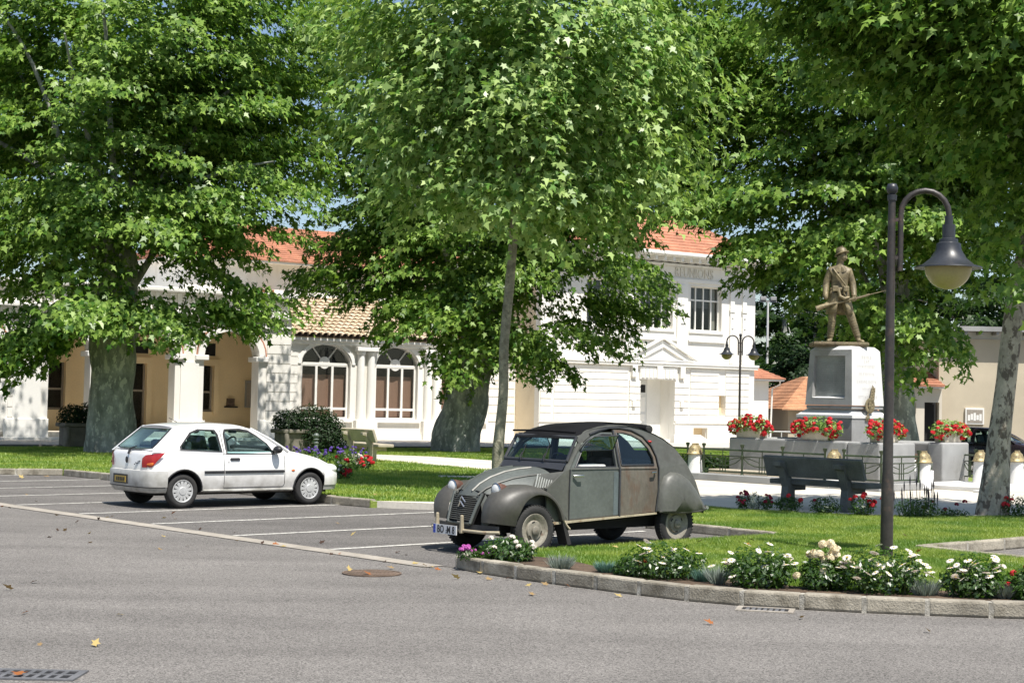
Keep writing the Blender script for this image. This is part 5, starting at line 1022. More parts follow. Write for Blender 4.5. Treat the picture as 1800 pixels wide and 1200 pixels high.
def wheel(parent, x, y, r, wid, side, kind, rim):
    """side: +1 outer face towards +y"""
    Mx = Matrix.Translation((x, y, r)) @ Matrix.Rotation(-PI/2*side, 4, 'X') @ Matrix.Rotation(random.uniform(0, 2), 4, 'Z'); h = wid/2
    t = MB().lathe([(r*.66, h*.80), (r*.72, h*.98), (r*.85, h*1.02), (r*.955, h*.88), (r, h*.62), (r, -h*.62), (r*.955, -h*.88), (r*.7, -h), (r*.6, -h*.8)], 40, Mx, False, False)
    if kind == 'vintage':
        for k in range(44):
            a = 2*PI*k/44; Q = Mx @ Matrix.Rotation(a, 4, 'Z'); t.box(r-.004, r+.007, -.012, .012, h*.25, h*.86, Q); t.box(r-.004, r+.007, -.012, .012, -h*.3, h*.15, Q)
    w_ = t.obj('wheel', mTYRE, parent, ang=50); w_['label'] = 'wheel'; del w_['label']
    if kind == 'vintage':
        MB().lathe([(r*.70, h*.72), (r*.66, h*.92), (r*.55, h*.80), (r*.47, h*.50), (r*.40, h*.46), (r*.36, h*.78), (r*.27, h*.86), (r*.19, h*.92), (r*.185, h*1.15), (r*.13, h*1.32), (.001, h*1.36)], 32, Mx, False, False).obj('rim', rim, w_, ang=35)
        MB().lathe([(r*.68, -h*.7), (r*.68, h*.70)], 24, Mx, True, False).obj('brake_drum', mWELL, w_)
        for k in range(3): Q = Mx @ Matrix.Rotation(2*PI*k/3, 4, 'Z'); MB().box(r*.31, r*.36, -.02, .02, h*.79, h*.86, Q).obj('slot', mWELL, w_)
    else:
        MB().lathe([(r*.68, -h*.6), (r*.68, h*.50)], 24, Mx, True, True).obj('brake_drum', mWELL, w_)
        m = MB().lathe([(r*.70, h*.70), (r*.655, h*.93), (r*.60, h*.86), (r*.58, h*.70)], 36, Mx, False, False); m.lathe([(r*.26, h*.80), (r*.22, h*.94), (.001, h*.97)], 20, Mx, True, False)
        for k in range(13):
            Q = Mx @ Matrix.Rotation(2*PI*k/13, 4, 'Z'); m.add([Q @ Vector(p) for p in ((r*.2, -.020, h*.84), (r*.2, .020, h*.84), (r*.6, .026, h*.80), (r*.6, -.026, h*.80), (r*.2, -.022, h*.62), (r*.2, .022, h*.62), (r*.6, .028, h*.62), (r*.6, -.028, h*.62))], [(0, 1, 2, 3), (4, 5, 1, 0), (5, 6, 2, 1), (6, 7, 3, 2), (7, 4, 0, 3)])
        m.obj('rim', rim, w_, ang=35)
    return w_
# ---------- white three door hatchback
def hatch(name, P, rz, label, paint, dirty, group=None):
    t = empty(name, P, rz, label, 'car', group)
    T = [(1.965, .22, .31, .47, .50), (1.94, .46, .27, .52, .56), (1.86, .63, .245, .585, .635), (1.70, .735, .23, .665, .72), (1.47, .785, .22, .755, .81), (1.22, .80, .22, .82, .87), (.97, .80, .22, .87, .92), (.74, .80, .22, .905, .965), (.4, .80, .23, .905, .93), (-.4, .805, .23, .905, .93), (-1.0, .80, .23, .925, .94), (-1.4, .785, .24, .935, .95), (-1.6, .758, .26, .932, .95), (-1.72, .71, .28, .91, .94), (-1.79, .63, .30, .87, .91), (-1.82, .52, .32, .82, .86)]
    W_, ZB, ZS, ZT = (ip([(q[0], q[k]) for q in T], 1) for k in (1, 2, 3, 4))
    def prof(x):
        w_, zb, zs, zt = W_(x), ZB(x), ZS(x), ZT(x); hgt = zs-zb
        return [(0, zb), (w_*.8, zb), (w_*.95, zb+.035), (w_*.985, zb+hgt*.18), (w_, zb+hgt*.42), (w_*.995, zb+hgt*.6), (w_*.975, zb+hgt*.8), (w_*.945, zb+hgt*.94), (w_*.90, zs+(zt-zs)*.15), (w_*.80, zs+(zt-zs)*.55), (w_*.45, zs+(zt-zs)*.93), (0, zt)]
    def side(x, z):
        p = prof(x); zz = [q[1] for q in p[1:9]]; return float(np.interp(z, zz, [q[0] for q in p[1:9]]))
    xs = sorted(set([q[0] for q in T]+list(np.linspace(-1.8, 1.94, 46)))); mb = MB(); rows = []
    for x in xs: p = prof(x); rows.append([Vector((x, y, z)) for y, z in p]+[Vector((x, -y, z)) for y, z in p[-2:0:-1]])
    n = len(rows[0])
    mb.add([q for r in rows for q in r], [(i*n+j, i*n+(j+1) % n, (i+1)*n+(j+1) % n, (i+1)*n+j) for i in range(len(rows)-1) for j in range(n)]+[tuple(range(n)), tuple((len(rows)-1)*n+k for k in range(n))[::-1]])
    body = mb.obj('body', [paint, mWELL], t, ang=42)
    for x in (1.22, -1.225):
        c = MB(); c.lathe([(.335, -1.1), (.335, 1.1)], 40, Matrix.Translation((x, 0, .285)) @ Matrix.Rotation(PI/2, 4, 'X')); co = c.obj('cutter', [paint, mWELL], t); co.data.polygons.foreach_set('material_index', [1]*len(co.data.polygons))
        b = body.modifiers.new('cut', 'BOOLEAN'); b.operation = 'DIFFERENCE'; b.object = co; b.solver = 'EXACT'; b.material_mode = 'INDEX'; apply_mods(body); bpy.data.objects.remove(co)
    me = body.data; me.polygons.foreach_set('use_smooth', [True]*len(me.polygons)); me.set_sharp_from_angle(angle=R(42))
    box_obj('underbody', mWELL, t, -1.6, 1.7, -.55, .55, .20, .4)
    # arch lips
    for x in (1.22, -1.225):
        for s in (-1, 1):
            MB().tube([(x+.338*math.cos(a), s*(side(x+.338*math.cos(a), max(.285+.338*math.sin(a), .3))+.001), .285+.338*math.sin(a)) for a in [PI*i/16 for i in range(17)]], .014, 6).obj('arch_lip', mBLACK, t, ang=60)
    # glasshouse
    def gy(z, x=0): return .765-max(0, z-.9)*.46-max(0, -1.2-x)*.10-max(0, x-.3)*.06
    outer = [(-1.76, .90), (-.5, .87), (.80, .90), (.62, 1.00), (.42, 1.125), (.24, 1.225), (.12, 1.285), (-.05, 1.325), (-.45, 1.345), (-.85, 1.345), (-1.15, 1.33), (-1.30, 1.30), (-1.55, 1.09)]
    wq = [(-1.26, .955), (-.53, .915), (-.555, 1.19), (-.60, 1.262), (-.9, 1.262), (-1.04, 1.21), (-1.18, 1.08), (-1.26, 1.0)]; wf = [(-.43, .885), (.50, .87), (.36, 1.05), (.18, 1.175), (.04, 1.25), (-.1, 1.275), (-.38, 1.275), (-.42, 1.2)]
    def grow(poly, d):
        c = Vector((sum(p[0] for p in poly)/len(poly), sum(p[1] for p in poly)/len(poly))); return [tuple(Vector(p)+(Vector(p)-c).normalized()*d) for p in poly]
    for s in (-1, 1):
        fn = lambda a, b, d, s=s: Vector((a, s*(gy(b, a)-d), b))
        MB().panel(outer, [wq, wf], fn, .04).obj('side_frame', paint, t)
        for wp in (wq, wf):
            MB().panel(grow(wp, .022), [grow(wp, -.012)], lambda a, b, d, s=s: Vector((a, s*(gy(b, a)+.004-d), b)), .012).obj('window_rubber', mBLACK, t); MB().panel(wp, [], lambda a, b, d, s=s: Vector((a, s*(gy(b, a)-.012-d), b)), .004).obj('side_window', mCGLASS, t)
        MB().tube([(-.485, s*(gy(1.26)+.002), 1.26), (-.485, s*(gy(.9)+.002), .90)]+[(-.485, s*(side(-.485, z)+.001), z) for z in (.85, .7, .55, .4, .32)]+[(x, s*(side(x, .32)), .32) for x in (-.2, .2, .5, .66)]+[(.69, s*(side(.69, z)+.001), z) for z in (.36, .5, .7, .82, .88)], .0055, 5).obj('door_seam', mBLACK, t)
        m = MB()
        for a, b in ((-.86, -.495), (-.475, .67)):
            q = [a+(b-a)*i/8 for i in range(9)]; m.grid([[Vector((x, s*(side(x, z)+e), z)) for x in q] for z, e in ((.555, .002), (.563, .022), (.592, .022), (.602, .002))])
        m.obj('side_rubbing_strip', mBLACK, t, ang=60)
        m = MB().panel([(-.36, .765), (-.2, .765), (-.185, .785), (-.2, .81), (-.36, .81), (-.375, .788)], [], lambda a, b, d, s=s: Vector((a, s*(side(a, b)+.016-d), b)), .02).obj('door_handle', mBLACK, t, ang=40)
        MB().ball((-.40, s*side(-.4, .735), .735), .012, .006, .012).obj('lock', mBLACK, t); MB().ball((.86, s*side(.86, .59), .59), .035, .014, .02).obj('repeater', mAMBER, t, ang=60)
        # mirror
        MB().ball((.50, s*.86, .945), .075, .10, .065, 14, 10).obj('mirror', mBLACK, t, ang=80); MB().box(.44, .56, min(s*.70, s*.79), max(s*.70, s*.79), .895, .935).obj('mirror_foot', mBLACK, t)
        MB().tube([(x, s*(side(x, .27)+.004), .275) for x in np.linspace(-.86, .86, 10)], .022, 6).obj('sill', dirty, t, ang=60)
    rows = []
    for i in range(15):
        x = -1.32+(.12+1.32)*i/14; zc = float(np.interp(x, [-1.32, -1.1, -.8, -.45, -.05, .12], [1.305, 1.338, 1.355, 1.357, 1.338, 1.292])); row = []
        for j in range(13): v = -1+2*j/12; yy = gy(zc-.01, x)*v*1.0; row.append(Vector((x, yy, zc+.028*(1-v*v)-.012*abs(v)**6)))
        rows.append(row)
    MB().grid(rows).obj('roof', paint, t, ang=60).modifiers.new('solid', 'SOLIDIFY').thickness = .02
    def shield(b0, b1, t0, t1, yb, yt, bow, bowt, name, m, hole=None):
        rr = []
        for i in range(7):
            k = i/6; r = []
            for j in range(13): v = -1+2*j/12; y = (yb+(yt-yb)*k)*v; bw = (bow+(bowt-bow)*k)*(1-v*v); r.append(Vector((b0+(t0-b0)*k+bw, y, b1+(t1-b1)*k)))
            rr.append(r)
        return MB().grid(rr).obj(name, m, t, ang=80)
    shield(.78, .915, .10, 1.295, .735, .56, .16, .06, 'windscreen', mCGLASS)
    for s in (-1, 1): MB().tube([(.79, s*.74, .91), (.45, s*.66, 1.12), (.12, s*.575, 1.29)], .024, 6).obj('a_pillar' if 0 else 'pillar', paint, t, ang=60)
    box_obj('scuttle', mBLACK, t, .74, .93, -.62, .62, .90, .935)
    # hatch with rear window
    hx = lambda b: -1.775+(b-.92)*(.47/.385) if b > .92 else -1.775-(.92-b)*.02
    ho = [(-.63, .915), (.63, .915), (.56, 1.305), (-.56, 1.305)]; hw = [(-.58, .955), (-.3, .935), (.3, .935), (.58, .955), (.57, 1.02), (.50, 1.265), (-.50, 1.265), (-.57, 1.02)]
    fn = lambda a, b, d: Vector((hx(b)-.015+.05*(abs(a)/.6)**2.5+d, a, b+.012))
    MB().panel(ho, [hw], fn, .04).obj('hatch_frame', paint, t); MB().panel(grow(hw, .02), [grow(hw, -.012)], lambda a, b, d: fn(a, b, d)-Vector((.006, 0, -.002)), .01).obj('window_rubber', mBLACK, t); MB().panel(hw, [], lambda a, b, d: fn(a, b, d+.012), .004).obj('rear_window', mCGLASS, t)
    MB().panel([(-.60, .62), (.60, .62), (.62, .80), (.60, .92), (-.60, .92), (-.62, .80)], [], lambda a, b, d: Vector((-1.828-.006+.05*(abs(a)/.6)**3+max(0, b-.8)*.35+d, a, b)), .03).obj('tailgate', dirty, t, ang=60)
    MB().tube([(-1.80, -.03, .95), (-1.77, -.18, .985)], .011, 5).tube([(-1.80, -.03, .95), (-1.835, -.03, .86)], .02, 6).obj('rear_wiper', mBLACK, t); MB().ball((-1.845, 0, .765), .012, .045, .055, 12, 8).obj('badge', mBLACK, t, ang=60)
    m = MB()
    for i, (y, z) in enumerate(((-.27, .70), (-.30, .725), (-.33, .72), (-.36, .745), (-.40, .755))): m.ball((-1.842+.004*i, y, z), .006, .022, .010, 6, 4)
    m.obj('model_script', mBLACK, t)
    def bumper(nm, pts, zz, m):
        P2 = smooth_path([Vector((p[0], p[1], 0)) for p in pts], .07); P2 = P2[:-1]+[Vector((p.x, -p.y, 0)) for p in P2[::-1]]; rr = []
        for z, off in zz:
            r = []
            for i, p in enumerate(P2): q = P2[min(i+1, len(P2)-1)]-P2[max(i-1, 0)]; nn = Vector((q.y, -q.x, 0)).normalized(); nn = nn if nn.dot(Vector((p.x, p.y, 0))) > 0 else -nn; r.append(p+nn*off+Vector((0, 0, z)))
            rr.append(r)
        return MB().grid(rr).obj(nm, m, t, ang=50)
    bumper('rear_bumper', [(-1.52, -.775), (-1.66, -.755), (-1.78, -.66), (-1.845, -.45), (-1.865, 0)], [(.615, -.03), (.605, .012), (.56, .022), (.42, .02), (.345, .008)], dirty)
    bumper('rear_valance', [(-1.52, -.77), (-1.66, -.745), (-1.78, -.65), (-1.84, -.45), (-1.86, 0)], [(.34, .004), (.29, -.01), (.25, -.05)], mBLACK if 0 else dirty)
    MB().tube([(-1.56, -.785, .338), (-1.68, -.755, .338), (-1.80, -.65, .338), (-1.855, -.4, .338), (-1.872, 0, .338), (-1.855, .4, .338), (-1.80, .65, .338)], .009, 5).obj('bumper_seam', mBLACK, t)
    box_obj('plate_recess', mBLACK, t, -1.893, -1.87, -.12, .36, .38, .53); pn = box_obj('number_plate', mPLATEY, t, -1.90, -1.893, -.08, .30, .40, .50)
    for i in range(5): box_obj('plate_mark', mBLACK, pn, -1.905, -1.9005, .2-.06*i, .235-.06*i, .42, .48)
    bumper('front_bumper', [(1.50, -.785), (1.68, -.745), (1.84, -.65), (1.95, -.44), (1.985, 0)], [(.56, -.02), (.53, .012), (.42, .02), (.33, .012)], paint); bumper('front_spoiler', [(1.50, -.78), (1.68, -.74), (1.84, -.64), (1.94, -.44), (1.97, 0)], [(.328, .006), (.25, -.01)], M('grey bumper plastic', (.34, .34, .31), .7, .1))
    cor = [Vector((-1.825, .42, 0)), Vector((-1.80, .55, 0)), Vector((-1.745, .67, 0)), Vector((-1.66, .745, 0)), Vector((-1.54, .785, 0))]
    def wrap(poly, m, nm, off, s):
        def fn(a, b, d):
            k = min(max(a, 0), .999)*4; i = int(k); p = cor[i].lerp(cor[i+1], k-i); q = cor[i+1]-cor[i]; nn = Vector((-q.y, q.x, 0)).normalized(); sh = 1-.16*max(0, (b-.80))
            p = p+nn*(off-d); return Vector((p.x, -s*p.y*sh if s > 0 else p.y*sh, b))
        mb = MB(); n = 14
        for i in range(n):
            a0, a1 = i/n, (i+1)/n
            def lim(a):
                lo = hi = None
                for j in range(len(poly)):
                    p, q = poly[j], poly[(j+1) % len(poly)]
                    if (p[0]-a)*(q[0]-a) <= 0 and abs(p[0]-q[0]) > 1e-6: z = p[1]+(q[1]-p[1])*(a-p[0])/(q[0]-p[0]); lo = z if lo is None else min(lo, z); hi = z if hi is None else max(hi, z)
                return lo, hi
            l0, l1 = lim(a0+1e-4), lim(a1-1e-4)
            if None in l0 or None in l1: continue
            mb.grid([[fn(a0, l0[0], 0), fn(a1, l1[0], 0)], [fn(a0, (l0[0]+l0[1])/2, -.008), fn(a1, (l1[0]+l1[1])/2, -.008)], [fn(a0, l0[1], 0), fn(a1, l1[1], 0)]])
        return mb.obj(nm, m, t, ang=60)
    for s in (1, -1): wrap([(.10, .655), (.08, .78), (.30, .86), (.95, .90), (.72, .78), (.52, .665)], mTAIL, 'tail_light', .02, s); wrap([(.36, .685), (.34, .72), (.55, .745), (.62, .72), (.52, .69)], mAMBER, 'indicator', .0305, s)
    for s in (-1, 1): MB().ball((1.78, s*.55, .60), .10, .16, .085, 14, 10, None).obj('headlight', mLENS, t, ang=80)
    # cabin
    box_obj('cabin_floor', mWELL, t, -1.5, .7, -.68, .68, .90, .925)
    for s in (-1, 1):
        b = MB(); Q = Matrix.Translation((-.30, s*.36, .80)) @ Matrix.Rotation(-.25, 4, 'Y'); b.box(-.07, .07, -.24, .24, 0, .36, Q); st_ = b.obj('seat', mSEAT, t, bevel=.05); MB().box(-.05, .05, -.12, .12, .40, .57, Q).obj('headrest', mSEAT, st_, bevel=.045)
    MB().box(-1.12, -.98, -.6, .6, .85, 1.08).obj('rear_seat', mSEAT, t, bevel=.05); MB().box(.45, .78, -.66, .66, .88, .985).obj('dashboard', mSEAT, t, bevel=.04)
    tor = [(.17*math.cos(a), .17*math.sin(a), 0) for a in [2*PI*i/20 for i in range(21)]]; Q = Matrix.Translation((.28, .36, .98)) @ Matrix.Rotation(-1.05, 4, 'Y'); MB().tube([Q @ Vector(p) for p in tor], .016, 6).obj('steering_wheel', mBLACK, t, ang=60)
    MB().box(.10, .14, -.11, .11, 1.2, 1.25).obj('inner_mirror', mBLACK, t, bevel=.01); MB().tube([(-.95, 0, 1.38), (-1.1, 0, 1.45)], .006, 5).obj('aerial', mBLACK, t)
    rim = M('silver wheel trim', (.55, .55, .54), .45, .1, 6, metal=.3)
    for x, y in ((1.22, -.695), (1.22, .695), (-1.225, -.685), (-1.225, .685)): wheel(t, x, y, .278, .17, 1 if y > 0 else -1, 'trim', rim)
    return t
def dirt_paint(name, c, dirt, z0, z1, coat=.5, rough=.4):
    """paint with road grime that gathers towards the sills"""
    m = M(name, c, rough, .03, 2, 20, coat=coat); t = m.node_tree; L = t.links.new; b = t.nodes['Principled BSDF']; old = b.inputs['Base Color'].links[0].from_socket; tc = [n for n in t.nodes if n.type == 'TEX_COORD'][0]
    sp = nd(t, 'ShaderNodeSeparateXYZ'); L(tc.outputs['Object'], sp.inputs[0]); mr = nd(t, 'ShaderNodeMapRange'); mr.inputs[1].default_value = z1; mr.inputs[2].default_value = z0; L(sp.outputs['Z'], mr.inputs[0])
    no = nd(t, 'ShaderNodeTexNoise'); no.inputs['Scale'].default_value = 7; no.inputs['Detail'].default_value = 8; L(tc.outputs['Object'], no.inputs['Vector'])
    mu = nd(t, 'ShaderNodeMath', operation='MULTIPLY'); L(mr.outputs[0], mu.inputs[0]); L(no.outputs[0], mu.inputs[1]); m2 = nd(t, 'ShaderNodeMath', operation='MULTIPLY'); m2.inputs[1].default_value = 1.35; m2.use_clamp = True; L(mu.outputs[0], m2.inputs[0])
    x = nd(t, 'ShaderNodeMix', data_type='RGBA'); L(m2.outputs[0], x.inputs[0]); L(old, x.inputs[6]); x.inputs[7].default_value = (*dirt, 1); L(x.outputs[2], b.inputs['Base Color']); return m
WPAINT = dirt_paint('white car paint', (.78, .77, .75), (.20, .18, .145), .20, .70, coat=.9, rough=.3); WDIRTY = dirt_paint('grimy white paint', (.66, .65, .62), (.20, .19, .16), .26, .95, coat=.2)
fp = Vector((-4.863, 26.919, .009)); hatch('parked_car', fp, .7153, 'white three door hatchback with grimy rear bumper parked in a bay', WPAINT, WDIRTY)
DPAINT = M('dark maroon paint', (.018, .012, .017), .25, .2, 3, coat=.6)
hatch('parked_car', Vector((14.9, 48.3, .0)), -.55, 'dark maroon car half hidden behind the leaning plane tree', DPAINT, DPAINT)

# ---------- grey vintage car
def vintage(P, rz):
    t = empty('vintage_car', P, rz, 'old matt grey saloon with rusty rear door, chevron grille and round headlights', 'car')
    def greyp(n, c, rust=None, thr=(.55, .72), s3=2.5): return M(n, c, .47, .14, 1.6, 22, .05, 30, spec=.5, col3=rust or tuple(q*.72 for q in c), thr=thr, s3=s3)
    G1 = greyp('matt grey paint', (.104, .105, .092), (.07, .066, .056)); G2 = greyp('bluish grey paint', (.106, .117, .107), (.078, .084, .075)); G3 = greyp('brownish grey paint', (.076, .072, .062), (.05, .043, .034)); GD_ = greyp('dark grey paint', (.045, .046, .05))
    RUST = M('rusting grey door paint', (.135, .122, .10), .6, .16, 1.8, 22, .1, 30, col2=(.10, .082, .064), col3=(.112, .060, .036), thr=(.47, .66), s3=3.1, stretch=(1.4, 1, .55))
    FAB = M('black roof canvas', (.010, .010, .011), .9, .2, 3, 60, .15, 80, spec=.12); IVORY = M('worn ivory paint', (.40, .345, .24), .6, .14, 5, 40, col3=(.20, .11, .05), thr=(.56, .7), s3=8); HRUST = M('rust brown lamp shell', (.11, .052, .035), .55, .2, 8, 40, coat=.2)
    sy = lambda z: .645 if z < .55 else (.645+.012*math.sin((z-.55)/.45*PI) if z < 1.0 else .645-.20*(z-1.0)-.05*(z-1.0)**2)
    fnS = lambda s, off=0.: (lambda a, b, d: Vector((a, s*(sy(b)+off-d), b)))
    F_door = [(.615, .405), (-.205, .435), (-.205, 1.0), (-.175, 1.475), (.02, 1.475), (.20, 1.425), (.36, 1.325), (.50, 1.16), (.605, 1.02)]
    F_win = [(.50, 1.05), (-.155, 1.05), (-.135, 1.445), (.02, 1.445), (.19, 1.395), (.335, 1.305), (.455, 1.16)]
    R_door = [(-.215, .437), (-.845, .468), (-.875, .75), (-.885, 1.02), (-.865, 1.16), (-.80, 1.29), (-.68, 1.41), (-.50, 1.485), (-.36, 1.51), (-.19, 1.515), (-.215, 1.0)]
    R_win = [(-.255, 1.065), (-.825, 1.065), (-.815, 1.16), (-.755, 1.27), (-.65, 1.37), (-.49, 1.44), (-.36, 1.465), (-.235, 1.468)]
    QUART = [(-.855, .468), (-.885, .75), (-.895, 1.02), (-.875, 1.165), (-.81, 1.30), (-.685, 1.42), (-.5, 1.495), (-.36, 1.52), (-.30, 1.555), (-.45, 1.56), (-.70, 1.515), (-.98, 1.43), (-1.24, 1.29), (-1.43, 1.08), (-1.58, .84), (-1.74, .53), (-1.72, .46)]
    RAIL = [(.47, 1.40), (.24, 1.50), (.03, 1.545), (-.15, 1.565), (-.36, 1.567), (-.45, 1.56), (-.30, 1.555), (-.36, 1.525), (-.19, 1.528), (.02, 1.487), (.20, 1.437), (.37, 1.337), (.41, 1.34)]
    for s in (1, -1):
        MB().panel([(.99, .36), (.63, .40), (.62, 1.02), (.51, 1.175), (.375, 1.33), (.41, 1.36), (.565, 1.16), (.66, 1.06), (.70, 1.0), (.99, .80)], [], fnS(s), .03).obj('front_pillar', G1, t)
        d = MB().panel(F_door, [F_win], fnS(s, .004), .025).obj('front_door', G2, t)
        MB().panel([(.59, 1.02), (-.20, 1.02), (-.20, 1.042), (.575, 1.042)], [], fnS(s, .016), .014).obj('belt_strip', G1, d); MB().panel([(.605, .405), (-.2, .435), (-.2, .448), (.605, .42)], [], fnS(s, .008), .006).obj('lower_edge', G3, d)
        if s > 0: MB().panel([(-.115, .44), (-.195, .437), (-.195, .985), (-.115, .985)], [], fnS(s, .007), .004).obj('primer_strip', M('blue primer', (.115, .14, .145), .6, .12, 4), d)
        MB().panel([(.445, 1.26), (-.14, 1.26), (-.135, 1.445), (.02, 1.445), (.19, 1.395), (.335, 1.305)][:0]+[(.36, 1.255), (-.143, 1.255), (-.135, 1.445), (.02, 1.445), (.19, 1.395), (.335, 1.30)], [], fnS(s, -.006), .004).obj('upper_glass', mFLAP, d)
        # the lower pane folded up and out
        q = [Vector((.42, s*(sy(1.25)+.004), 1.255)), Vector((-.14, s*(sy(1.25)+.004), 1.255)), Vector((-.13, s*(sy(1.25)+.11), 1.44)), Vector((.30, s*(sy(1.25)+.13), 1.43)), Vector((.40, s*(sy(1.25)+.10), 1.36))]
        fl_ = MB().add(q+[p+Vector((0, s*.004, .002)) for p in q], [(0, 1, 2, 3, 4), (9, 8, 7, 6, 5)]).obj('folding_pane', mFLAP, d); MB().tube(q+[q[0]], .010, 6).obj('pane_frame', GD_, fl_, ang=60)
        MB().tube([(.53, s*(sy(1.04)+.006), 1.045), (-.155, s*(sy(1.04)+.006), 1.045), (-.137, s*(sy(1.44)+.006), 1.45), (.02, s*(sy(1.44)+.006), 1.45), (.19, s*(sy(1.4)+.006), 1.40), (.345, s*(sy(1.3)+.006), 1.31), (.53, s*(sy(1.04)+.006), 1.045)], .011, 6).obj('window_rubber', GD_, d, ang=60)
        MB().tube([(.57, s*.665, .945), (.50, s*.70, .945), (.44, s*.70, .945)], .014, 6).obj('door_handle', mCHROME, d, ang=60)
        d = MB().panel(R_door, [R_win], fnS(s, .004), .025).obj('rear_door', RUST if s > 0 else G1, t)
        if s > 0: d['label'] = 'rusty rear door'
        MB().panel(R_win, [], fnS(s, -.008), .004).obj('side_window', mCGLASS, d); MB().tube([(p[0], s*(sy(p[1])+.006), p[1]) for p in R_win+R_win[:1]], .011, 6).obj('window_rubber', GD_, d, ang=60)
        MB().panel([(-.22, 1.02), (-.87, 1.02), (-.868, 1.042), (-.22, 1.042)], [], fnS(s, .016), .014).obj('belt_strip', RUST, d); MB().tube([(-.83, s*.665, .975), (-.80, s*.70, .975), (-.73, s*.70, .97)], .014, 6).obj('door_handle', mCHROME, d, ang=60)
        MB().tube([(-.21, s*.66, .43), (-.21, s*.662, 1.0), (-.182, s*(sy(1.5)+.012), 1.50)], .017, 6).obj('centre_pillar', GD_, t, ang=60)
        MB().panel(QUART, [], fnS(s), .03).obj('rear_quarter', G1, t); MB().panel(RAIL, [], fnS(s, .002), .03).obj('roof_rail', G1, t)
        MB().tube([(-.86, s*.652, .47), (-.90, s*.655, .75), (-.908, s*.65, 1.02), (-.885, s*(sy(1.17)+.008), 1.17), (-.82, s*(sy(1.31)+.008), 1.31), (-.69, s*(sy(1.43)+.008), 1.43), (-.5, s*(sy(1.5)+.008), 1.507), (-.3, s*(sy(1.53)+.008), 1.532), (-.1, s*(sy(1.53)+.008), 1.53), (.05, s*(sy(1.5)+.008), 1.50), (.22, s*(sy(1.45)+.008), 1.45)], .013, 6).obj('gutter_moulding', GD_, t, ang=60)
        MB().panel([(1.0, .355), (-.86, .438), (-.86, .458), (1.0, .385)], [], fnS(s, .025), .05).obj('sill', IVORY if s > 0 else G1, t)
        # seam shadows
        MB().tube([(.622, s*.650, .40), (.625, s*.655, .8), (.612, s*.652, 1.02)], .008, 5).obj('door_seam', GD_, t)
        # front wing: sections along the arch
        rows = []; N = 25
        arc = [(1.80, .40), (1.80, .55), (1.73, .70), (1.58, .80), (1.38, .85), (1.18, .845), (1.00, .79), (.86, .69), (.74, .56), (.66, .42)]
        lip = [(1.485, .36), (1.49, .46), (1.44, .58), (1.36, .67), (1.25, .725), (1.13, .735), (1.01, .70), (.91, .63), (.83, .53), (.78, .41)]
        A = smooth_path([Vector((a, 0, b)) for a, b in arc], .001*1000/N*.06) if 0 else None
        u = np.linspace(0, 1, N); ax_ = np.interp(u, np.linspace(0, 1, 10), [a[0] for a in arc]); az = np.interp(u, np.linspace(0, 1, 10), [a[1] for a in arc]); lx = np.interp(u, np.linspace(0, 1, 10), [a[0] for a in lip]); lz = np.interp(u, np.linspace(0, 1, 10), [a[1] for a in lip])
        for a in (ax_, az, lx, lz):
            for _ in range(2): a[1:-1] = (a[:-2]+2*a[1:-1]+a[2:])/4
        for i in range(N):
            f = u[i]; ow = .735-.02*max(0, f-.75)*4-.06*max(0, .18-f)/.18; iw = .33+.26*max(0, f-.55)/.45
            cr = Vector((ax_[i], 0, az[i])); lp_ = Vector((lx[i], 0, lz[i])); row = []
            for k, (yy, m) in enumerate(((ow-.03, -.04), (ow, 0.), (ow+.004, .22), (ow-.015, .5), (ow-.06, .76), (ow-.14, .94), ((ow+iw)/2, 1.), (iw+.06, .95), (iw, .80))):
                p = lp_.lerp(cr, max(m, 0)); row.append(Vector((p.x, s*yy, p.z-(.0 if m >= 0 else .0))))
            row[0] = Vector((lx[i], s*(ow-.05), lz[i])); rows.append(row)
        MB().grid(rows).obj('front_wing', G3, t, ang=70)
        # rear wing skirt
        out = [(-.875, .475), (-.885, .62), (-.92, .80), (-1.0, .92), (-1.12, .975), (-1.27, .955), (-1.42, .87), (-1.55, .75), (-1.66, .62), (-1.755, .485), (-1.55, .455), (-1.2, .445)]
        c = (-1.25, .62); rows = []
        for f, bul in ((1., .0), (.965, .05), (.88, .085), (.7, .115), (.4, .13), (.02, .135)):
            rows.append([Vector((c[0]+(p[0]-c[0])*f, s*(.645-.10*max(0, p[1]-.9)+bul*(1. if p[1] > .5 else 1.)), (c[1]+(p[1]-c[1])*f) if p[1] > .5 else c[1]+(p[1]-c[1])*(f if f < .3 else 1.0) if f < .3 else p[1]+.004*(1-f))) for p in out+out[:1]])
        MB().grid(rows).obj('rear_wing', G1, t, ang=70)
        MB().tube([(-.875, s*.70, .47), (-1.2, s*.765, .452), (-1.55, s*.76, .462), (-1.74, s*.70, .485)], .014, 6).obj('wing_lip', G3, t, ang=60)
        # lamps
        hl = Vector((1.60, s*.43, .775)); Q = Matrix.Translation(hl) @ Matrix.Rotation(PI/2, 4, 'Y'); h = MB().lathe([(.082, .0), (.086, -.02), (.083, -.06), (.07, -.12), (.04, -.16), (.001, -.17)], 24, Q, False, False).obj('headlight', HRUST, t, ang=60)
        MB().lathe([(.084, -.01), (.09, .006), (.08, .014), (.079, .006)], 24, Q, False, False).obj('bezel', mCHROME, h, ang=50); MB().lathe([(.079, .006), (.06, .022), (.03, .03), (.001, .033)], 24, Q, True, False).obj('lens', mLENS, h, ang=60)
        MB().tube([hl+Vector((-.06, 0, -.07)), hl+Vector((-.10, -s*.10, -.10)), hl+Vector((-.13, -s*.25, -.06))], .02, 8).obj('lamp_bracket', G3, h, ang=60)
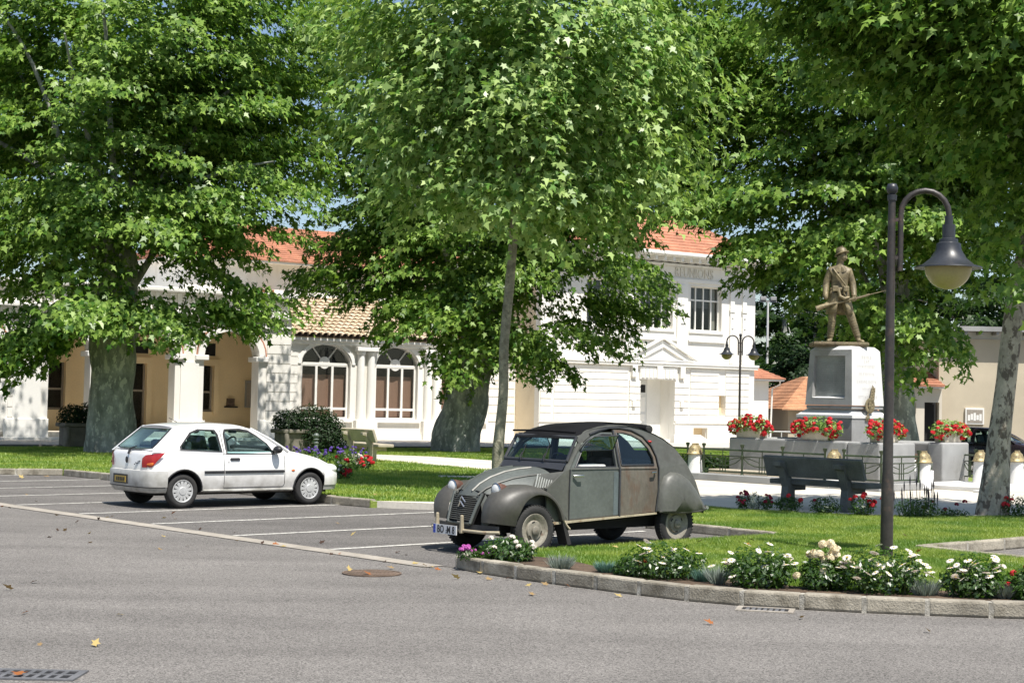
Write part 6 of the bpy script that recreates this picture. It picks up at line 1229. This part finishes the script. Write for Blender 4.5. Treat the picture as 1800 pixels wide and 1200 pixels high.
        MB().tube([(.40 if 0 else .66, s*.69, .40), (.63, s*.70, .12)], .002, 4); MB().panel([(.76, .42), (.70, .40), (.60, .12), (.66, .11)], [], lambda a, b, d, s=s: Vector((a+.02, s*(.70-d*14), b)), .012).obj('mud_flap', mTYRE, t)
        MB().tube([(.77, s*.70, .44), (.70, s*.705, .34), (.655, s*.705, .30)], .014, 5).obj('flap_edge', IVORY, t)
        MB().ball((-.80, s*.575, 1.36), .035, .03, .018, 10, 6).obj('marker_lamp', mTAIL, t, ang=80); MB().ball((-1.78, s*.50, .60), .03, .05, .06, 10, 8).obj('tail_light', mTAIL, t, ang=80)
    # bonnet: sections from cowl to nose
    BN = [(.66, .56, 1.03, .80), (.85, .535, 1.035, .78), (1.05, .50, 1.02, .76), (1.25, .45, .985, .74), (1.45, .385, .92, .70), (1.60, .33, .84, .66), (1.70, .285, .755, .60), (1.735, .26, .70, .56)]
    rows = []
    for x, w_, zc, zb in BN: rows.append([Vector((x-.05*abs(v)**2*(x > 1.4)*((x-1.4)/.33), w_*(v if abs(v) < .999 else v), zc-(zc-zb)*(abs(v)**2.6)*.80)) for v in np.linspace(-1, 1, 17)])
    MB().grid(rows).obj('bonnet', G2, t, ang=70)
    for s in (1, -1):
        rows = []
        for x, w_, zc, zb in BN: z_ = zc-(zc-zb)*.80; rows.append([Vector((x-(.05*((x-1.4)/.33) if x > 1.4 else 0), s*w_, z_)), Vector((x-(.05*((x-1.4)/.33) if x > 1.4 else 0), s*(w_+.02), z_-.12)), Vector((x-.03, s*(w_+.03), z_-.30))])
        MB().grid(rows).obj('bonnet_side', G1, t, ang=60)
        MB().tube([(x, s*w_*.34, zc-(zc-zb)*.80*.34**2.6+.006) for x, w_, zc, zb in BN[1:-1]], .012, 6).obj('bonnet_rib', M('painted rib highlight', (.30, .29, .255), .5, .15, 6) if s > 0 else G2, t, ang=60)  # near inner rib painted lighter as a highlight
        MB().tube([(x, s*w_*.72, zc-(zc-zb)*.80*.72**2.6+.008) for x, w_, zc, zb in BN[1:-1]], .013, 6).obj('bonnet_rib', G1, t, ang=60)
        lv = M('pale louvre edge', (.36, .37, .34), .5, .1, 5)
        for i in range(11):
            x = 1.06-i*.034; z0 = .80; z1 = .985-.004*i; k = .03
            w0 = float(np.interp(x, [b[0] for b in BN], [b[1] for b in BN]))
            MB().tube([(x+.03, s*(w0+.05), z0), (x, s*(w0+.045), (z0+z1)/2), (x-.045, s*(w0+.012), z1-.02)], .009, 5).obj('louvre', lv, t, ang=60)
        MB().grid([[Vector((1.13, s*.535, .78)), Vector((1.08, s*.53, .98 if 0 else .90)), Vector((.98, s*.53, .965))], [Vector((.64, s*.635, .78)), Vector((.64, s*.62, .92)), Vector((.64, s*.59, 1.0))]]).obj('louvre_panel', G1, t, ang=60)
    # grille
    gz0, gz1 = .40, .70
    gx = lambda z: 1.735+.10*(gz1-z)/.30
    MB().panel([(-.275, gz1+.03), (-.22, gz0-.04), (.22, gz0-.04), (.275, gz1+.03), (.15, gz1+.06), (-.15, gz1+.06)], [], lambda a, b, d: Vector((gx(b)-.02-.35*abs(a)**1.6-d, a, b)), .03).obj('grille_backing', mWELL, t)
    for i in range(13):
        z = gz0+.012+i*.0235; wd_ = .205+.05*(z-gz0)/.3; MB().tube([(gx(z)+.004-.35*abs(v*wd_)**1.6, v*wd_, z) for v in np.linspace(-1, 1, 9)], .0058, 5).obj('grille_bar', G1, t, ang=60)
    for s in (1, -1): MB().tube([(gx(gz1+.03)-.05, s*.27, gz1+.03), (gx(.55)-.03, s*.245, .55), (gx(gz0-.03)-.03, s*.215, gz0-.03)], .022, 8).obj('grille_surround', G2, t, ang=60)
    MB().tube([(gx(gz0)-.02, v*.22, gz0-.035) for v in np.linspace(-1, 1, 5)], .018, 6).obj('grille_surround', G2, t, ang=60)
    for k in (0, 1):                     # double chevron emblem
        z = .565+k*.055
        for s in (1, -1): MB().tube([(gx(z)+.018, 0, z+.06), (gx(z)+.006, s*.055, z-.005)], .010, 5).obj('chevron', mCHROME, t, ang=60)
    MB().box(1.80, 1.83, -.02, .05, .375, .39).obj('crank_cover', mCHROME, t)
    MB().ball((1.80, 0, .45), .03, .03, .035).obj('crank_hole', mWELL, t)
    # apron, bumper, plate
    rows = [[Vector((1.79-.25*abs(v*.62)**2, v*.62, z)) for v in np.linspace(-1, 1, 13)] for z in (.36, .28)]; MB().grid(rows).obj('front_apron', GD_, t, ang=60)
    MB().tube([(1.72, -.66, .29), (1.83, -.5, .285), (1.875, 0, .285), (1.83, .5, .285), (1.72, .66, .29)], .02, 8).obj('front_bumper', IVORY, t, ang=60)
    for y in (-.36, .13): MB().box(1.845, 1.90, y-.024, y+.024, .25, .47, taper=.008).obj('overrider', IVORY, t, bevel=.012)
    pl_ = MB().box(1.905, 1.915, -.34, .12, .225, .335, Matrix.Translation((0, -.04, 0))).obj('number_plate', M('white plate', (.72, .72, .72), .4, .04), t); MB().box(1.9152, 1.918, -.379, -.335, .227, .333).obj('blue_band', M('plate blue', (.02, .06, .42), .4, .05), pl_)
    fc = bpy.data.curves.new('plate_text', 'FONT'); fc.body = 'BO  M 8'; fc.size = .125; fc.extrude = .001; fc.align_x = 'CENTER'; fc.offset = .002
    fo = bpy.data.objects.new('plate_text', fc); COL.objects.link(fo); me = bpy.data.meshes.new_from_object(fo.evaluated_get(bpy.context.evaluated_depsgraph_get())); bpy.data.objects.remove(fo)
    o = link('plate_text', me, mBLACK, pl_); k = .34/(max(v.co.x for v in me.vertices)-min(v.co.x for v in me.vertices))
    for v in me.vertices: v.co.x *= k
    o.matrix_local = Matrix.Translation((1.917, -.128, .238)) @ Matrix.Rotation(PI/2, 4, 'Z') @ Matrix.Rotation(PI/2, 4, 'X')
    for z in (.245, .27): MB().lathe([(.008, 0), (.008, .002)], 8, Matrix.Translation((1.916, -.118, z)) @ Matrix.Rotation(PI/2, 4, 'Y')).obj('plate_seal', mBLACK, pl_)
    # cowl, windscreen
    MB().grid([[Vector((.70, v*.59, 1.03-.02*v*v)) for v in np.linspace(-1, 1, 9)], [Vector((.665, v*.60, 1.075)) for v in np.linspace(-1, 1, 9)], [Vector((.63, v*.60, 1.12)) for v in np.linspace(-1, 1, 9)]]).obj('vent_flap', GD_, t, ang=60)
    MB().grid([[Vector((.63, v*.60, 1.12)) for v in (-1, 1)], [Vector((.46, v*.57, 1.41)) for v in (-1, 1)]]).obj('windscreen', mCGLASS, t)
    MB().tube([(.632, -.6, 1.115), (.632, .6, 1.115)], .02, 6).tube([(.632, -.6, 1.115), (.46, -.575, 1.415)], .022, 6).tube([(.632, .6, 1.115), (.46, .575, 1.415)], .022, 6).tube([(.465, -.58, 1.41), (.465, .58, 1.41)], .024, 6).obj('windscreen_frame', GD_, t, ang=60)
    for y in (-.25, .2): MB().tube([(.66, y, 1.105), (.655, y-.02, 1.16), (.60, y-.04, 1.20)], .008, 5).tube([(.635, y-.02, 1.14), (.53, y-.05, 1.31)], .006, 5).obj('wiper', mBLACK, t, ang=60)
    MB().tube([(.50, -.60, 1.47), (.53, 0, 1.485), (.50, .60, 1.47)], .013, 6).obj('roof_visor', FAB, t, ang=60)
    # canvas roof, rear roof, boot lid
    RC = [(.47, 1.415, .565), (.36, 1.485, .545), (.16, 1.548, .535), (-.08, 1.580, .53), (-.32, 1.59, .53), (-.48, 1.585, .53)]
    MB().grid([[Vector((x+.03*(1-v*v), w_*v, z-.035*abs(v)**3+.012*math.sin(3*x*5)*(1-v*v)*.4)) for v in np.linspace(-1, 1, 13)] for x, z, w_ in RC]).obj('canvas_roof', FAB, t, ang=70)
    BK = [(-.46, 1.585, .535), (-.70, 1.54, .54), (-.98, 1.452, .56), (-1.24, 1.31, .59), (-1.44, 1.09, .615), (-1.60, .84, .635), (-1.77, .52, .64), (-1.76, .44, .63)]
    BP = lambda x, z, w_, v: Vector((x-.045*(1-v*v)*(1 if x < -.9 else .3), w_*v, z+.015*(1-v*v)-.02*abs(v)**4)); vs_ = np.linspace(-1, 1, 13); rb = MB(); gl = MB()
    BK = BK[:2]+[(-.92, 1.475, .555), (-1.06, 1.415, .57), (-1.22, 1.32, .588), (-1.34, 1.21, .60)]+BK[4:]
    for i in range(len(BK)-1):
        for j in range(12):
            (gl if i in (2, 3, 4) and 3 <= j <= 8 else rb).grid([[BP(*BK[i], vs_[j]), BP(*BK[i], vs_[j+1])], [BP(*BK[i+1], vs_[j]), BP(*BK[i+1], vs_[j+1])]])
    rb.obj('rear_body', G1, t, ang=70, merge=True); gl.obj('rear_window', mCGLASS, t, ang=70, merge=True)
    MB().tube([(-.86, v*.50, 1.535-.02*v*v) for v in np.linspace(-1, 1, 9)], .055, 12).obj('rolled_canvas', FAB, t, ang=60)
    MB().lathe([(.058, 0), (.05, .02), (.03, .025)], 14, Matrix.Translation((-.86, .50, 1.515)) @ Matrix.Rotation(-PI/2, 4, 'X')).obj('roll_end', mTYRE, t)
    MB().tube([(-1.76, -.68, .50), (-1.86, -.4, .49), (-1.88, 0, .49), (-1.86, .4, .49), (-1.76, .70, .50)], .024, 8).obj('rear_bumper', mCHROME, t, ang=60)
    # floor, seats, wheel
    box_obj('underbody', mWELL, t, -1.6, 1.6, -.42, .42, .26, .42); box_obj('cabin_floor', mWELL, t, -1.4, .9, -.60, .60, .42, .46); box_obj('firewall', mWELL, t, .66, .7, -.56, .56, .44, 1.0); box_obj('engine_bay', mWELL, t, .72, 1.62, -.30, .30, .40, .72)
    CLOTH = M('pale seat cloth', (.50, .50, .47), .9, .15, 5); ST = M('dark seat fabric', (.075, .075, .07), .9, .2, 6)
    for y in (-.3, .3):
        Q = Matrix.Translation((-.12, y, .62)) @ Matrix.Rotation(-.2, 4, 'Y'); s_ = MB().box(-.04, .05, -.24, .24, 0, .55, Q).obj('seat_back', ST, t, bevel=.04); MB().box(-.1, .38, y-.24, y+.24, .58, .68).obj('seat', ST, t, bevel=.04)
    MB().box(-.05, .40, .25, .58, 1.03, 1.075).obj('cloth', CLOTH, t, bevel=.02); MB().box(-.95, -.85, -.52, .52, .6, 1.12).obj('rear_seat', ST, t, bevel=.05); MB().box(.52, .64, -.55, .55, .92, 1.02).obj('dashboard', ST, t, bevel=.03)
    tor = [(.19*math.cos(a), .19*math.sin(a), 0) for a in [2*PI*i/20 for i in range(21)]]; Q = Matrix.Translation((.38, .28, 1.06)) @ Matrix.Rotation(-.9, 4, 'Y'); MB().tube([Q @ Vector(p) for p in tor], .012, 6).obj('steering_wheel', mBLACK, t, ang=60)
    WR = M('dusty cream wheel', (.27, .245, .195), .6, .2, 5, 40, col3=(.13, .075, .045), thr=(.58, .72), s3=9)
    for x, y in ((1.19, .625), (1.19, -.625), (-1.24, .60), (-1.24, -.60)): wheel(t, x, y, .302, .135, 1 if y > 0 else -1, 'vintage', WR)
    return t
vintage(Vector((.809, 20.133, .009)), 3.829)

# ------------------------------------------------------------ fallen leaves, one by one
mFL = [leafmat('dry leaf %s' % n, c, d, (1, 1, .8), gloss=.05, trans=.15) for n, c, d in (('tan', (.26, .17, .08), (.33, .23, .11)), ('dark', (.04, .025, .02), (.07, .04, .025)), ('rust', (.28, .09, .03), (.34, .14, .05)), ('yellow', (.40, .29, .10), (.46, .36, .15)))]
def fallen_mesh(i):
    s = leaf_shape('plane'); s = s.copy(); s[:, 2] = .12*np.abs(s[:, 0])*2+.10*s[:, 1]*random.uniform(.3, 1.6)+.06; me = np_mesh('fallen_leaf', s, np.arange(len(s)).reshape(1, -1)); me.materials.append(mFL[i]); return me
FM = [fallen_mesh(i) for i in range(4)]
LP = [(47, 869, 0, .12), (62, 881, 1, .10), (3, 890, 2, .12), (14, 892, 1, .11), (100, 905, 0, .14), (133, 919, 1, .13), (172, 913, 1, .11), (186, 910, 3, .12), (195, 909, 0, .10), (101, 933, 1, .1), (112, 933, 0, .11), (157, 937, 3, .14), (84, 945, 1, .1), (162, 953, 0, .12), (303, 903, 2, .12), (308, 912, 0, .1), (291, 910, 3, .1), (352, 931, 1, .12), (414, 936, 1, .12), (284, 942, 3, .13), (278, 964, 0, .13), (327, 961, 1, .1), (56, 1024, 1, .14), (20, 1036, 0, .15), (41, 1078, 2, .1), (215, 1081, 3, .1), (165, 1135, 3, .13), (70, 1131, 0, .1), (417, 951, 0, .1), (480, 956, 2, .12), (460, 956, 1, .1), (502, 960, 3, .1), (563, 955, 1, .13), (618, 941, 3, .12), (596, 921, 0, .1), (580, 973, 1, .1), (597, 973, 2, .12), (614, 1004, 3, .14), (650, 1011, 2, .14), (697, 972, 1, .13), (713, 975, 1, .13), (678, 987, 1, .1), (726, 991, 3, .13), (749, 995, 0, .13), (760, 997, 3, .12), (691, 999, 0, .11), (806, 1017, 3, .14), (843, 1008, 3, .16), (890, 1018, 1, .1), (855, 1018, 0, .13), (930, 1027, 3, .14), (962, 1028, 0, .11), (934, 1046, 0, .15), (1091, 1049, 3, .12), (1252, 1096, 2, .13), (1555, 1072, 1, .13), (1750, 1082, 0, .2), (1410, 1086, 0, .12), (1632, 1110, 0, .12), (40, 840, 3, .2), (85, 838, 0, .2), (190, 843, 2, .15), (765, 1000, 2, .12), (1000, 1031, 2, .1)]
LP += [(775+70*i+random.uniform(-25, 25), 1004+ (0 if 0 else 0), random.choice((0, 2, 3)), .1) for i in range(0)]
TXT = {0: 'tan dry leaf', 1: 'dark curled dry leaf', 2: 'rust red dry leaf', 3: 'yellow dry leaf'}
MARK = [((255, 890), 'the shadow of the white car'), ((95, 910), 'the left gutter strip end'), ((340, 950), 'the middle gutter strip'), ((60, 1035), 'the left edge of the road'), ((180, 1110), 'the corner drain grate'), ((653, 1008), 'the rusty manhole cover'), ((520, 955), 'the last empty bay'), ((720, 985), 'the gutter strip tip'), ((840, 1012), 'the nose of the kerb'), ((950, 1036), 'the kerb below the grey car'), ((1250, 1090), 'the kerb drain'), ((1540, 1090), 'the kerb under the daisies'), ((1740, 1095), 'the right end of the kerb'), ((90, 838), 'the corner of the left kerb'), ((610, 925), 'the empty bay before the grey car'), ((1100, 1050), 'the kerb before the drain')]
seen = {}
for px, py, k, s in LP:
    p = U(px, py, .006); o = link('fallen_leaf', FM[k], None, None, p+Vector((0, 0, .003))); a = random.uniform(0, 6.3); o.rotation_euler = (random.uniform(-.6, .6), random.uniform(-.6, .6), a); o.scale = (s*.55, s*.72, s*.62)
    m_ = min(MARK, key=lambda q: abs(q[0][0]-px)+2.5*abs(q[0][1]-py)); side_ = 'left of' if px < m_[0][0]-14 else 'right of' if px > m_[0][0]+14 else 'beyond' if py < m_[0][1] else 'before'
    big = 'larger ' if s > .13 else ''
    lb = big+TXT[k]+' lying '+side_+' '+m_[1]; seen.setdefault(lb, []).append((abs(m_[0][0]-px)+2.5*abs(m_[0][1]-py), o.name)); meta(o, lb, 'leaf', 'fallen leaves on the asphalt')
for lb, q in seen.items():
    if len(q) > 1:
        for i, (d_, nm) in enumerate(sorted(q)): bpy.data.objects[nm]['label'] = lb+(', nearest to it' if i == 0 else ', farthest from it' if i == len(q)-1 else ', between two others')
o = link('fallen_leaf', FM[2], None, None, U(31, 1187, .02)); o.scale = (.11,)*3; meta(o, 'red leaf caught in the slots of the corner drain grate', 'leaf')
for px, py, k, lb in ((1205, 962, 1, 'brown leaf on the grass just behind the first daisy shrub'), (1232, 951, 1, 'curled brown leaf on the grass right of the rear wheel of the grey car'), (1313, 956, 2, 'orange leaf on the grass above the middle daisy shrub'), (1325, 950, 1, 'dark leaf on the grass beyond the orange leaf'), (1590, 941, 1, 'dark leaf on the grass right of the lamp post'), (1612, 970, 2, 'rust leaf on the grass beside the right hand parking kerb'), (1085, 962, 3, 'yellow leaf on the grass beside the grey car'), (660, 868, 0, 'pale leaf on the sunny grass ahead of the white car'), (720, 862, 3, 'yellow leaf on the grass between the two cars')):
    o = link('fallen_leaf', FM[k], None, None, U(px, py, LAWN_Z+.03)); o.rotation_euler = (random.uniform(-.6, .6), random.uniform(-.6, .6), random.uniform(0, 6)); o.scale = (.08,)*3; meta(o, lb, 'leaf', 'fallen leaves on the grass')
